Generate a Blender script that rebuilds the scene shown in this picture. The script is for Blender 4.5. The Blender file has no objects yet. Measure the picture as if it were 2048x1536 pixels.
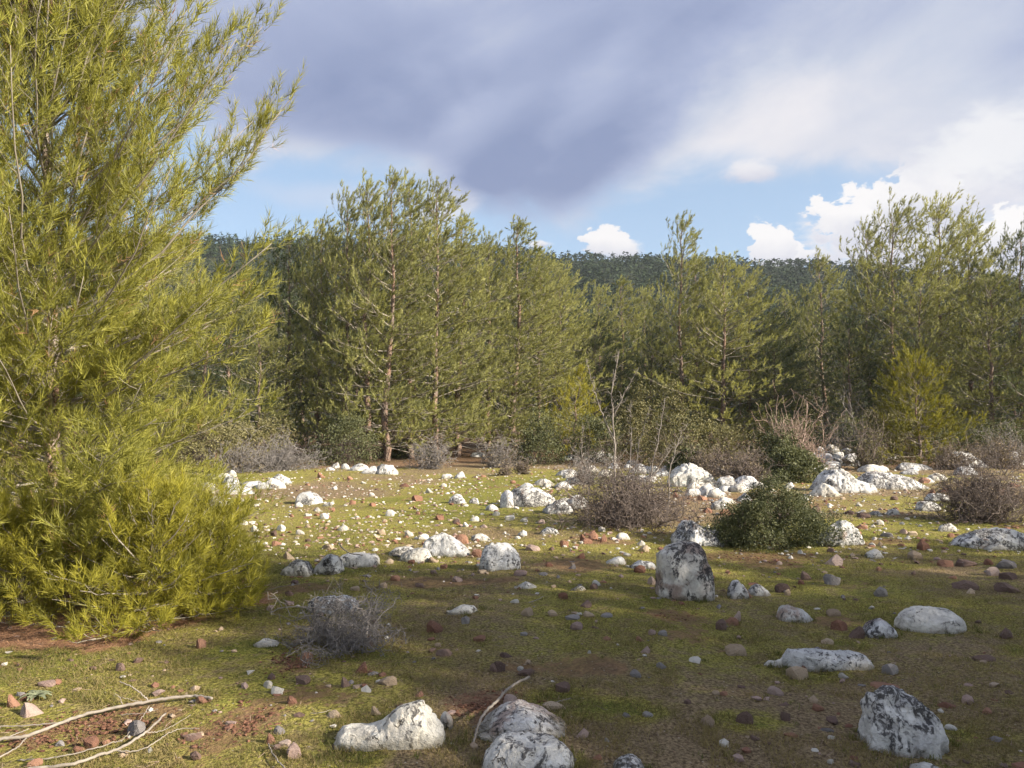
import bpy, math, random
import numpy as np
from mathutils import Vector

# ------------------------------------------------------------------ camera, sky, sun, exposure
scene = bpy.context.scene
COL = scene.collection
F = 1547.0                      # focal length in pixels of the 2048 px wide frame
CAM_H = 1.62
PITCH = math.radians(2.67)
SUN_AZ = math.radians(114.0)    # clockwise from +Y
SUN_EL = math.radians(25.0)

cam_d = bpy.data.cameras.new('camera')
cam_d.sensor_width = 36.0
cam_d.lens = 36.0 * F / 2048.0
cam_d.clip_start = 0.05
cam_d.clip_end = 9000.0
cam = bpy.data.objects.new('camera', cam_d)
cam.location = (0, 0, CAM_H)
cam.rotation_euler = (math.radians(90) + PITCH, 0, 0)
COL.objects.link(cam)
scene.camera = cam

scene.view_settings.view_transform = 'Standard'
scene.view_settings.look = 'None'
scene.view_settings.exposure = 1.4
scene.view_settings.gamma = 1.0
scene.view_settings.use_curve_mapping = False
scene.cycles.max_bounces = 6
scene.cycles.diffuse_bounces = 3
scene.cycles.transmission_bounces = 3
scene.cycles.volume_bounces = 1
scene.cycles.use_adaptive_sampling = True
scene.cycles.adaptive_threshold = 0.02
scene.cycles.use_denoising = True

class NT:
    """small helper to write node trees as expressions"""
    def __init__(s, tree):
        s.t = tree; s.n = tree.nodes; s.l = tree.links
    def node(s, typ, **kw):
        nd = s.n.new(typ)
        for k, v in kw.items(): setattr(nd, k, v)
        return nd
    def put(s, sock, v):
        if isinstance(v, bpy.types.NodeSocket): s.l.new(v, sock)
        elif v is not None:
            if hasattr(sock.default_value, '__len__') and not hasattr(v, '__len__'): v = (v,) * len(sock.default_value)
            if hasattr(sock.default_value, '__len__') and len(sock.default_value) == 4 and len(v) == 3: v = tuple(v) + (1,)
            sock.default_value = v
    def m(s, op, a, b=None, c=None, clamp=False):
        nd = s.node('ShaderNodeMath', operation=op, use_clamp=clamp)
        s.put(nd.inputs[0], a)
        if b is not None: s.put(nd.inputs[1], b)
        if c is not None: s.put(nd.inputs[2], c)
        return nd.outputs[0]
    def vm(s, op, a, b=None, scale=None):
        nd = s.node('ShaderNodeVectorMath', operation=op)
        s.put(nd.inputs[0], a)
        if b is not None: s.put(nd.inputs[1], b)
        if scale is not None: s.put(nd.inputs[3], scale)
        return nd.outputs['Value' if op in ('LENGTH', 'DOT_PRODUCT', 'DISTANCE') else 'Vector']
    def ss(s, v, a, b):
        nd = s.node('ShaderNodeMapRange', interpolation_type='SMOOTHSTEP')
        s.put(nd.inputs[0], v); s.put(nd.inputs[1], a); s.put(nd.inputs[2], b)
        return nd.outputs[0]
    def lin(s, v, a, b, c=0.0, d=1.0):
        nd = s.node('ShaderNodeMapRange')
        s.put(nd.inputs[0], v); s.put(nd.inputs[1], a); s.put(nd.inputs[2], b); s.put(nd.inputs[3], c); s.put(nd.inputs[4], d)
        return nd.outputs[0]
    def mix(s, f, a, b, mode='MIX'):
        nd = s.node('ShaderNodeMix', data_type='RGBA', blend_type=mode)
        s.put(nd.inputs[0], f); s.put(nd.inputs[6], a); s.put(nd.inputs[7], b)
        return nd.outputs[2]
    def xyz(s, x, y, z):
        nd = s.node('ShaderNodeCombineXYZ'); s.put(nd.inputs[0], x); s.put(nd.inputs[1], y); s.put(nd.inputs[2], z)
        return nd.outputs[0]
    def noise(s, vec, scale, detail=3, rough=0.5, dist=0.0, out=0):
        nd = s.node('ShaderNodeTexNoise')
        s.put(nd.inputs['Vector'], vec); s.put(nd.inputs['Scale'], scale); s.put(nd.inputs['Detail'], detail)
        s.put(nd.inputs['Roughness'], rough); s.put(nd.inputs['Distortion'], dist)
        return nd.outputs[out]
    def voro(s, vec, scale, feature='F1', out='Distance', rand=1.0):
        nd = s.node('ShaderNodeTexVoronoi', feature=feature)
        s.put(nd.inputs['Vector'], vec); s.put(nd.inputs['Scale'], scale); s.put(nd.inputs['Randomness'], rand)
        return nd.outputs[out]

def pix_azel(px, py):
    u = (px - 1024) / F; v = (768 - py) / F
    y = math.cos(PITCH) - v * math.sin(PITCH); z = math.sin(PITCH) + v * math.cos(PITCH)
    return math.degrees(math.atan2(u, y)), math.degrees(math.atan2(z, math.hypot(u, y)))

world = bpy.data.worlds.new('World')
scene.world = world
world.use_nodes = True
def build_world():
    t = NT(world.node_tree)
    t.n.clear()
    sky = t.node('ShaderNodeTexSky', sky_type='NISHITA')
    sky.sun_disc = False
    sky.sun_elevation = SUN_EL
    sky.sun_rotation = SUN_AZ
    sky.altitude = 600; sky.air_density = 1.0; sky.dust_density = 0.7; sky.ozone_density = 1.0
    tc = t.node('ShaderNodeTexCoord').outputs['Generated']
    d = t.vm('NORMALIZE', tc)
    sp = t.node('ShaderNodeSeparateXYZ'); t.l.new(d, sp.inputs[0])
    x, y, z = sp.outputs
    az = t.m('MULTIPLY', t.m('ARCTAN2', x, y), 57.2958)
    el = t.m('MULTIPLY', t.m('ARCSINE', z), 57.2958)
    # a flat layer overhead for the texture of the cloud deck
    p = t.vm('MULTIPLY', t.xyz(x, y, t.m('MULTIPLY', z, 1.7)), (1, 1, 1))
    n_big = t.noise(p, 2.3, 3, 0.5, 0.3)
    n_mid = t.noise(p, 5.0, 6, 0.6, 0.5)
    n_fin = t.noise(p, 17.0, 5, 0.6)
    n_str = t.noise(t.xyz(t.m('MULTIPLY', t.m('ADD', az, t.m('MULTIPLY', el, -0.6)), 0.045), t.m('MULTIPLY', t.m('ADD', el, t.m('MULTIPLY', az, -0.35)), 0.16), 3.0), 1.0, 5, 0.55, 0.4)
    n_cau = t.noise(p, 34.0, 4, 0.6, 0.4)
    # ---- lower edge of the cloud deck as a curve over azimuth
    fc = t.node('ShaderNodeFloatCurve')
    edge = [(-180, 22), (-120, 10), (-70, 20), (-45, 12), (-36, 24)]
    for px, py in [(300, 180), (450, 300), (600, 335), (780, 345), (900, 398), (1000, 436), (1100, 440), (1200, 405), (1300, 362), (1400, 328), (1500, 330), (1620, 338), (1800, 330), (1950, 330), (2040, 380)]:
        edge.append(pix_azel(px, py))
    edge += [(45, 13), (80, 24), (130, 34), (180, 22)]
    cv = fc.mapping.curves[0]
    pts = [((a + 180) / 360, e / 60) for a, e in edge]
    while len(cv.points) < len(pts): cv.points.new(0.5, 0.5)
    for q, (a, b) in zip(cv.points, pts): q.location = (a, b)
    fc.mapping.update()
    t.put(fc.inputs[1], t.m('DIVIDE', t.m('ADD', az, 180), 360))
    base = t.m('MULTIPLY', fc.outputs[0], 60)
    over = t.m('SUBTRACT', el, base)
    over = t.m('ADD', over, t.m('MULTIPLY', t.m('SUBTRACT', n_mid, 0.5), 7.0))
    deck = t.ss(over, -1.2, 1.8)
    rim = t.m('MULTIPLY', t.ss(over, 3.2, 0.2), t.ss(t.m('ABSOLUTE', t.m('ADD', az, 2.0)), 24, 12))
    def blob(px, py, rx, ry, ang=0.0, warp=0.0):
        a0, e0 = pix_azel(px, py)
        sx, sy = math.degrees(rx / F), math.degrees(ry / F)
        dx = t.m('SUBTRACT', az, a0); dy = t.m('SUBTRACT', el, e0)
        if warp:
            dx = t.m('ADD', dx, t.m('MULTIPLY', t.m('SUBTRACT', n_fin, 0.5), warp))
            dy = t.m('ADD', dy, t.m('MULTIPLY', t.m('SUBTRACT', n_mid, 0.5), -warp))
        c, s_ = math.cos(ang), math.sin(ang)
        u = t.m('DIVIDE', t.m('ADD', t.m('MULTIPLY', dx, c), t.m('MULTIPLY', dy, s_)), sx)
        v = t.m('DIVIDE', t.m('SUBTRACT', t.m('MULTIPLY', dy, c), t.m('MULTIPLY', dx, s_)), sy)
        return t.m('SUBTRACT', 1.0, t.m('SQRT', t.m('ADD', t.m('MULTIPLY', u, u), t.m('MULTIPLY', v, v)))), v
    # ---- light and dark of the deck
    lum = t.m('ADD', t.m('MULTIPLY', t.m('SUBTRACT', n_big, 0.5), 0.55), t.m('MULTIPLY', t.m('SUBTRACT', n_mid, 0.5), 0.55))
    lum = t.m('ADD', lum, t.m('MULTIPLY', t.m('SUBTRACT', n_str, 0.5), 0.55))
    lum = t.m('ADD', lum, t.m('MULTIPLY', t.m('SUBTRACT', n_fin, 0.5), 0.16))
    lum = t.m('ADD', lum, 0.38)
    for (px, py, rx, ry, ang, w) in [(1080, 360, 330, 120, 0.25, -0.40), (700, 170, 420, 200, -0.2, -0.36), (1250, 130, 420, 190, 0.5, -0.26),
                                     (1150, 250, 260, 60, 0.9, 0.16), (900, 300, 220, 60, 0.6, 0.2), (1800, 240, 520, 260, 0.2, 0.42), (1950, 60, 260, 90, 0, -0.10), (1450, 270, 240, 120, 0.2, 0.22),
                                     (640, 330, 260, 60, 0, 0.30), (560, 20, 300, 90, 0, 0.10), (250, 200, 380, 330, 0, 0.25)]:
        b, _ = blob(px, py, rx, ry, ang, 4.0)
        lum = t.m('ADD', lum, t.m('MULTIPLY', t.ss(b, -0.3, 0.85), w))
    lum = t.m('ADD', lum, t.m('MULTIPLY', rim, 0.28))
    back = t.ss(t.m('ABSOLUTE', az), 55, 110)
    lum = t.m('ADD', lum, t.m('MULTIPLY', back, 0.25))
    ramp = t.node('ShaderNodeValToRGB')
    e = ramp.color_ramp.elements
    e[0].position = 0.0; e[0].color = (0.27, 0.335, 0.55, 1)
    e[1].position = 1.0; e[1].color = (0.90, 0.88, 0.93, 1)
    q = ramp.color_ramp.elements.new(0.35); q.color = (0.43, 0.495, 0.71, 1)
    q = ramp.color_ramp.elements.new(0.65); q.color = (0.63, 0.68, 0.82, 1)
    t.put(ramp.inputs[0], lum)
    skyc = t.vm('SCALE', sky.outputs[0], scale=0.20)
    skyc = t.mix(t.lin(el, 0, 45, 0.60, 0.25), skyc, (0.55, 0.74, 1.0))
    # pale veil near the horizon
    # pale wisps under the deck
    wis, _ = blob(660, 385, 150, 26, 0.0, 3.0)
    wisp = t.m('MULTIPLY', t.ss(wis, -0.4, 0.8), 0.35)
    c = t.mix(wisp, skyc, (0.80, 0.80, 0.9))
    wis, _ = blob(900, 400, 90, 40, 0.5, 3.0)
    c = t.mix(t.m('MULTIPLY', t.ss(wis, -0.3, 0.5), 0.8), c, (0.88, 0.88, 0.95))
    # distant cumulus: (x, y, rx, ry, grey)
    for (px, py, rx, ry, g) in [(1980, 520, 260, 120, 0.55), (1760, 500, 190, 95, 0.45), (1560, 520, 55, 40, 0.2), (1545, 500, 48, 40, 0.1), (1210, 492, 52, 38, 0.0), (1255, 505, 50, 26, 0.3),
                                (1735, 435, 92, 62, 0.05), (1900, 330, 100, 110, 0.05), (1990, 320, 130, 120, 0.0), (1850, 410, 90, 60, 0.25), (2030, 470, 60, 55, 0.1), (1500, 348, 70, 30, 0.45), (1080, 495, 30, 12, 0.3),
                                (-260, 500, 300, 120, 0.3), (2500, 480, 300, 150, 0.3)]:
        b, v = blob(px, py, rx, ry, 0.0, 6.5 if rx > 80 else 3.6)
        b = t.m('ADD', b, t.m('MULTIPLY', t.m('SUBTRACT', n_cau, 0.5), 1.5))
        msk = t.m('MULTIPLY', t.ss(b, 0.02, 0.16 if g < 0.3 else 0.6), t.ss(v, -1.0, -0.45))
        shade = t.m('ADD', t.ss(v, 0.7, -0.9), g - 0.25, clamp=True)
        shade = t.m('MULTIPLY', shade, t.lin(n_fin, 0.3, 0.7, 0.7, 1.2), clamp=True)
        cc = t.mix(shade, (1.05, 1.02, 1.02), (0.62, 0.64, 0.78))
        c = t.mix(msk, c, cc)
    c = t.mix(deck, c, ramp.outputs[0])
    # white cloud in front of the deck, upper right
    b, v = blob(1990, 290, 150, 80, 0.25, 5.0)
    b = t.m('ADD', b, t.m('MULTIPLY', t.m('SUBTRACT', n_cau, 0.5), 0.8))
    c = t.mix(t.m('MULTIPLY', t.ss(b, -0.1, 0.7), 0.85), c, (0.98, 0.97, 0.99))
    bg = t.node('ShaderNodeBackground')
    t.put(bg.inputs[0], c); bg.inputs[1].default_value = 0.345
    out = t.node('ShaderNodeOutputWorld')
    t.l.new(bg.outputs[0], out.inputs[0])
build_world()

sun_d = bpy.data.lights.new('sun', 'SUN')
sun_d.energy = 5.0
sun_d.angle = math.radians(0.55)
sun_d.color = (1.0, 0.90, 0.74)
sun = bpy.data.objects.new('sun', sun_d)
sdir = Vector((math.sin(SUN_AZ) * math.cos(SUN_EL), math.cos(SUN_AZ) * math.cos(SUN_EL), math.sin(SUN_EL)))
sun.rotation_euler = sdir.to_track_quat('Z', 'Y').to_euler()
sun.location = (20, -15, 30)
COL.objects.link(sun)

# ------------------------------------------------------------------ numeric helpers
def _hash(ix, iy, iz, seed):
    h = (ix.astype(np.int64) * 374761393 + iy.astype(np.int64) * 668265263 + iz.astype(np.int64) * 2147483647 + seed * 1274126177) & 0xFFFFFFFF
    h = ((h ^ (h >> 13)) * 1274126177) & 0xFFFFFFFF
    h = ((h ^ (h >> 16)) * 2246822519) & 0xFFFFFFFF
    h = h ^ (h >> 15)
    return h.astype(np.float64) / 4294967295.0
def vnoise(P, seed=0):
    """value noise of N x 3 points, -1..1"""
    P = np.asarray(P, float)
    i = np.floor(P).astype(np.int64); f = P - i
    f = f * f * f * (f * (f * 6 - 15) + 10)
    r = 0
    for a in (0, 1):
        wx = f[:, 0] if a else 1 - f[:, 0]
        for b in (0, 1):
            wy = f[:, 1] if b else 1 - f[:, 1]
            for c in (0, 1):
                wz = f[:, 2] if c else 1 - f[:, 2]
                r = r + wx * wy * wz * _hash(i[:, 0] + a, i[:, 1] + b, i[:, 2] + c, seed)
    return r * 2 - 1
def fbm(P, seed=0, octv=4, gain=0.5, ridged=False):
    P = np.asarray(P, float); a = 1.0; s = 0; tot = 0
    for o in range(octv):
        n = vnoise(P * (2.03 ** o) + 17.3 * o, seed + o)
        if ridged: n = 1 - 2 * np.abs(n)
        s = s + a * n; tot += a; a *= gain
    return s / tot
def ghgt(x, y):
    x = np.atleast_1d(np.asarray(x, float)); y = np.atleast_1d(np.asarray(y, float))
    P = np.stack([x * 0.33, y * 0.33, np.zeros_like(x)], 1)
    h = 0.055 * vnoise(P, 5) + 0.022 * vnoise(P * 3.7, 6) + 0.012 * vnoise(P * 11, 7)
    r = np.hypot(x, y)
    return h * np.clip(1.3 - r / 300, 0.3, 1)
def g1(x, y): return float(ghgt(x, y)[0])
def ray(px, py):
    u = (px - 1024) / F; v = (768 - py) / F
    return np.array([u, math.cos(PITCH) - v * math.sin(PITCH), math.sin(PITCH) + v * math.cos(PITCH)])
def ground_at(px, py):
    d = ray(px, py); z = 0.0
    for _ in range(5):
        k = (z - CAM_H) / d[2]
        x, y = d[0] * k, d[1] * k
        z = 0.5 * z + 0.5 * g1(x, y)
    return x, y, g1(x, y)
def at_depth(px, py, Y):
    d = ray(px, py); k = Y / d[1]
    return d[0] * k, CAM_H + d[2] * k

def new_mesh(name, V, Fs, mats=(), midx=None, smooth=True, attrs=None):
    """V: N x 3; Fs: array or list of arrays of equal-sided faces; midx: list matching Fs (int or array)"""
    if not isinstance(Fs, (list, tuple)): Fs = [Fs]; midx = [midx] if midx is not None else None
    me = bpy.data.meshes.new(name)
    V = np.asarray(V, np.float32)
    me.vertices.add(len(V)); me.vertices.foreach_set('co', V.ravel())
    loops = np.concatenate([np.asarray(f, np.int32).ravel() for f in Fs])
    sizes = np.concatenate([np.full(len(f), np.shape(f)[1], np.int32) for f in Fs])
    me.loops.add(len(loops)); me.loops.foreach_set('vertex_index', loops)
    me.polygons.add(len(sizes))
    starts = np.concatenate([[0], np.cumsum(sizes)[:-1]]).astype(np.int32)
    me.polygons.foreach_set('loop_start', starts)
    me.polygons.foreach_set('loop_total', sizes)
    if midx is not None:
        mi = np.concatenate([np.broadcast_to(np.asarray(m, np.int32), (len(f),)) for f, m in zip(Fs, midx)])
        me.polygons.foreach_set('material_index', mi)
    me.polygons.foreach_set('use_smooth', np.full(len(sizes), smooth, bool))
    me.update(calc_edges=True)
    me.validate(verbose=False)
    for m in mats: me.materials.append(m)
    if attrs:
        for k, v in attrs.items():
            v = np.asarray(v, np.float32)
            a = me.attributes.new(k, 'FLOAT', 'POINT')
            a.data.foreach_set('value', v)
    return me

class Acc:
    """collects geometry with a material index and a tint attribute"""
    def __init__(s): s.V = []; s.F = {}; s.T = []; s.n = 0
    def add(s, V, Fc, mi=0, tint=0.5):
        V = np.asarray(V, float)
        s.V.append(V); s.T.append(np.broadcast_to(np.asarray(tint, float), (len(V),)))
        s.F.setdefault((np.shape(Fc)[1], mi), []).append(np.asarray(Fc) + s.n)
        s.n += len(V)
    def mesh(s, name, mats, smooth=True):
        Fs = []; mi = []
        for (k, m), l in s.F.items():
            Fs.append(np.concatenate(l)); mi.append(m)
        return new_mesh(name, np.concatenate(s.V), Fs, mats, mi, smooth, {'tint': np.concatenate(s.T)})

def tube(P, R, sides=8, cap=True):
    P = np.asarray(P, float); R = np.asarray(R, float); n = len(P)
    T = np.gradient(P, axis=0); T /= np.linalg.norm(T, axis=1)[:, None] + 1e-9
    ref = np.array([0.0, 0.0, 1.0]) if abs(T[0][2]) < 0.8 else np.array([1.0, 0, 0])
    U = np.cross(T, ref); U /= np.linalg.norm(U, axis=1)[:, None] + 1e-9
    W = np.cross(T, U)
    a = np.arange(sides) / sides * 2 * math.pi
    V = P[:, None, :] + R[:, None, None] * (np.cos(a)[None, :, None] * U[:, None, :] + np.sin(a)[None, :, None] * W[:, None, :])
    V = V.reshape(-1, 3)
    i = np.arange(n - 1)[:, None] * sides; j = np.arange(sides)[None, :]; k = (np.arange(sides) + 1) % sides
    Fq = np.stack([i + j, i + k[None, :], i + sides + k[None, :], i + sides + j], -1).reshape(-1, 4)
    if cap:
        V = np.concatenate([V, P[:1] - T[:1] * R[0] * .3, P[-1:] + T[-1:] * R[-1] * .6])
        c0 = n * sides; c1 = c0 + 1
        j = np.arange(sides)
        Fq = np.concatenate([Fq, np.stack([np.full(sides, c0), k, j, np.full(sides, c0)], -1)[:0]])
        tris = np.concatenate([np.stack([np.full(sides, c0), k, j], -1), np.stack([np.full(sides, c1), (n - 1) * sides + j, (n - 1) * sides + k], -1)])
        return V, Fq, tris
    return V, Fq, None
def prisms(A, B, ra, rb):
    """many thin three sided sticks at once"""
    A = np.asarray(A, float); B = np.asarray(B, float); ra = np.asarray(ra, float); rb = np.asarray(rb, float)
    n = len(A); T = B - A; T /= np.linalg.norm(T, axis=1)[:, None] + 1e-9
    ref = np.where(np.abs(T[:, 2:3]) < 0.9, np.array([[0, 0, 1.0]]), np.array([[1.0, 0, 0]]))
    U = np.cross(T, ref); U /= np.linalg.norm(U, axis=1)[:, None] + 1e-9
    W = np.cross(T, U)
    V = np.zeros((n, 6, 3))
    for k in range(3):
        a = 2 * math.pi * k / 3
        o = math.cos(a) * U + math.sin(a) * W
        V[:, k] = A + o * ra[:, None]; V[:, 3 + k] = B + o * rb[:, None]
    b = (np.arange(n) * 6)[:, None]
    Fq = np.concatenate([b + np.array([[k, (k + 1) % 3, 3 + (k + 1) % 3, 3 + k]]) for k in range(3)])
    return V.reshape(-1, 3), Fq

def link(o, parent=None):
    COL.objects.link(o)
    if parent is not None: o.parent = parent
    return o
def obj(name, me, parent=None, loc=None, **props):
    o = bpy.data.objects.new(name, me)
    if loc is not None: o.location = loc
    link(o, parent)
    for k, v in props.items():
        if v: o[k] = v
    return o
def thing(name, label, cat, loc, rz=0.0, group=None, scale=None):
    o = bpy.data.objects.new(name, None)
    o.empty_display_size = 0.2
    o.location = loc; o.rotation_euler = (0, 0, rz)
    if scale is not None: o.scale = scale if hasattr(scale, '__len__') else (scale,) * 3
    link(o); o['label'] = label; o['category'] = cat
    if group: o['group'] = group
    return o

# ------------------------------------------------------------------ materials
def new_mat(name):
    m = bpy.data.materials.new(name); m.use_nodes = True
    t = NT(m.node_tree); t.n.clear()
    out = t.node('ShaderNodeOutputMaterial')
    return m, t, out
def principled(t, out, col, rough=0.9, bump=None, bs=0.3, bd=0.01, spec=0.2):
    b = t.node('ShaderNodeBsdfPrincipled')
    t.put(b.inputs['Base Color'], col); t.put(b.inputs['Roughness'], rough)
    b.inputs['Specular IOR Level'].default_value = spec
    if bump is not None:
        bn = t.node('ShaderNodeBump'); bn.inputs['Strength'].default_value = bs; bn.inputs['Distance'].default_value = bd
        t.put(bn.inputs['Height'], bump); t.l.new(bn.outputs[0], b.inputs['Normal'])
    t.l.new(b.outputs[0], out.inputs[0])
    return b
def attr(t, name, out='Fac'):
    a = t.node('ShaderNodeAttribute', attribute_name=name); return a.outputs[out]

def mat_leaf(name, c_dark, c_light, trans=0.35, rough=0.6, nscale=1.2, spec=0.25):
    m, t, out = new_mat(name)
    g = t.node('ShaderNodeNewGeometry').outputs['Position']
    n = t.noise(g, nscale, 2)
    rnd = t.node('ShaderNodeObjectInfo').outputs['Random']
    f = t.m('ADD', t.m('MULTIPLY', attr(t, 'tint'), 0.65), t.m('MULTIPLY', n, 0.5))
    f = t.m('ADD', f, t.m('MULTIPLY', rnd, 0.25))
    f = t.m('SUBTRACT', f, 0.2, clamp=True)
    c = t.mix(f, c_dark, c_light)
    b = t.node('ShaderNodeBsdfPrincipled')
    t.put(b.inputs['Base Color'], c); b.inputs['Roughness'].default_value = rough
    b.inputs['Specular IOR Level'].default_value = spec
    tr = t.node('ShaderNodeBsdfTranslucent')
    t.put(tr.inputs[0], t.mix(1.0, c, (1.15, 1.15, 0.75), 'MULTIPLY'))
    mx = t.node('ShaderNodeMixShader'); mx.inputs[0].default_value = trans
    t.l.new(b.outputs[0], mx.inputs[1]); t.l.new(tr.outputs[0], mx.inputs[2]); t.l.new(mx.outputs[0], out.inputs[0])
    return m
def mat_bark(name, c1, c2, c3, sc=14.0):
    m, t, out = new_mat(name)
    co = t.node('ShaderNodeTexCoord').outputs['Object']
    pl = t.vm('MULTIPLY', co, (1, 1, 0.35))
    n1 = t.noise(pl, sc, 5, 0.65, 0.6); n2 = t.noise(co, sc * 0.2, 3)
    v = t.voro(pl, sc * 1.4, 'DISTANCE_TO_EDGE')
    c = t.mix(t.ss(n1, 0.35, 0.65), c1, c2)
    c = t.mix(t.m('MULTIPLY', t.ss(n2, 0.42, 0.62), 0.7), c, c3)
    c = t.mix(t.ss(v, 0.10, 0.0), c, (0.05, 0.035, 0.03))
    principled(t, out, c, 0.92, t.m('ADD', n1, t.m('MULTIPLY', t.ss(v, 0, 0.2), 0.7)), 0.7, 0.012, 0.1)
    return m
def mat_twig(name, c1, c2, ns=6.0):
    m, t, out = new_mat(name)
    co = t.node('ShaderNodeNewGeometry').outputs['Position']
    f = t.m('ADD', t.m('MULTIPLY', attr(t, 'tint'), 0.6), t.m('SUBTRACT', t.noise(co, ns, 3), 0.3), clamp=True)
    principled(t, out, t.mix(f, c1, c2), 0.85, spec=0.15)
    return m

def mat_limestone(name, white, grey, black_amt, brown_amt, red=(0.30, 0.20, 0.15)):
    m, t, out = new_mat(name)
    co = t.node('ShaderNodeTexCoord').outputs['Object']
    rnd = t.node('ShaderNodeObjectInfo').outputs['Random']
    p = t.vm('ADD', co, t.xyz(t.m('MULTIPLY', rnd, 37.0), t.m('MULTIPLY', rnd, 19.0), t.m('MULTIPLY', rnd, 7.0)))
    wob = t.vm('SCALE', t.vm('SUBTRACT', t.noise(p, 9.0, 3, out=1), (0.5, 0.5, 0.5)), scale=0.12)
    pw = t.vm('ADD', p, wob)
    n1 = t.noise(pw, 8.0, 4, 0.6); n2 = t.noise(pw, 26.0, 5, 0.68); n3 = t.noise(p, 70.0, 3, 0.6)
    pv = t.vm('MULTIPLY', pw, (1, 1, 0.45))
    n4 = t.noise(pv, 16.0, 4, 0.6)
    c = t.mix(t.ss(n1, 0.38, 0.62), white, grey)
    c = t.mix(t.m('MULTIPLY', t.ss(n2, 0.52, 0.66), 0.55), c, tuple(v * 0.62 for v in grey))
    # round pale lichen discs
    v1 = t.voro(pw, 13.0)
    c = t.mix(t.m('MULTIPLY', t.ss(v1, 0.30, 0.22), 0.55), c, tuple(min(0.72, v * 1.1) for v in white))
    # brown weathering
    c = t.mix(t.m('MULTIPLY', t.ss(t.noise(p, 3.1, 4, 0.6), 0.66 - 0.16 * brown_amt, 0.76 - 0.16 * brown_amt), 0.75), c, red)
    r2 = t.m('FRACT', t.m('MULTIPLY', rnd, 7.31))
    c = t.mix(r2, t.mix(1.0, c, (1.0, 0.97, 0.91), 'MULTIPLY'), t.mix(1.0, c, (0.93, 0.95, 1.0), 'MULTIPLY'))
    # black lichen and pits: patches carried by a low frequency mask
    big = t.noise(pw, 3.4, 3, 0.55)
    m1 = t.m('ADD', t.m('MULTIPLY', big, 0.9), t.m('MULTIPLY', n4, 0.8))
    m1 = t.m('ADD', m1, t.m('MULTIPLY', t.m('SUBTRACT', rnd, 0.5), 0.22))
    blk = t.ss(m1, 1.02 - 0.17 * black_amt, 1.08 - 0.17 * black_amt)
    n5 = t.noise(pw, 38.0, 4, 0.7)
    blk = t.m('MULTIPLY', blk, t.m('ADD', t.m('MULTIPLY', t.ss(n5, 0.42, 0.52), 0.75), 0.25))
    spk = t.m('MULTIPLY', t.ss(n5, 0.60 - 0.035 * black_amt, 0.65 - 0.035 * black_amt), t.ss(t.m('ADD', big, t.m('MULTIPLY', t.m('SUBTRACT', r2, 0.5), 0.2)), 0.40, 0.58))
    c = t.mix(t.m('MAXIMUM', t.m('MULTIPLY', blk, 0.88), t.m('MULTIPLY', spk, 0.8)), c, (0.045, 0.042, 0.045))
    ck = t.voro(t.vm('ADD', t.vm('MULTIPLY', p, (1, 1, .6)), t.vm('SCALE', t.vm('SUBTRACT', t.noise(p, 5.0, 4, .6, out=1), (.5, .5, .5)), scale=.35)), 4.5, 'DISTANCE_TO_EDGE')
    crack = t.m('MULTIPLY', t.ss(ck, 0.022, 0.004), t.ss(n1, .50, .62))
    c = t.mix(t.m('MULTIPLY', crack, 0.75), c, (0.06, 0.05, 0.045))
    # earth stain close to the ground
    z = t.node('ShaderNodeSeparateXYZ'); t.l.new(co, z.inputs[0])
    c = t.mix(t.m('MULTIPLY', t.ss(t.m('SUBTRACT', z.outputs[2], t.m('MULTIPLY', n1, 0.08)), 0.02, -0.05), 0.6), c, (0.13, 0.11, 0.06))
    h = t.m('ADD', t.m('MULTIPLY', n2, 0.7), t.m('ADD', t.m('MULTIPLY', n3, 0.35), t.m('MULTIPLY', n4, 0.6)))
    h = t.m('SUBTRACT', h, t.m('MULTIPLY', spk, 0.35))
    h = t.m('SUBTRACT', h, t.m('MULTIPLY', crack, 0.9))
    principled(t, out, c, 0.93, h, 1.0, 0.028, 0.15)
    return m
def mat_stone(name, c1, c2, spots=0.3):
    m, t, out = new_mat(name)
    co = t.node('ShaderNodeTexCoord').outputs['Object']
    rnd = t.node('ShaderNodeObjectInfo').outputs['Random']
    p = t.vm('ADD', co, t.xyz(t.m('MULTIPLY', rnd, 31.0), t.m('MULTIPLY', rnd, 13.0), 0.0))
    n1 = t.noise(p, 1.8, 4, 0.6); n2 = t.noise(p, 8.0, 5, 0.7)
    c = t.mix(t.m('ADD', t.m('MULTIPLY', n1, 0.8), t.m('SUBTRACT', rnd, 0.4), clamp=True), c1, c2)
    c = t.mix(t.m('MULTIPLY', t.ss(n2, 0.58, 0.68), spots), c, (0.42, 0.38, 0.34))
    c = t.mix(t.m('MULTIPLY', t.ss(n2, 0.42, 0.32), 0.5), c, tuple(v * 0.45 for v in c1))
    principled(t, out, c, 0.92, n2, 0.6, 0.05, 0.15)
    return m

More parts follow.
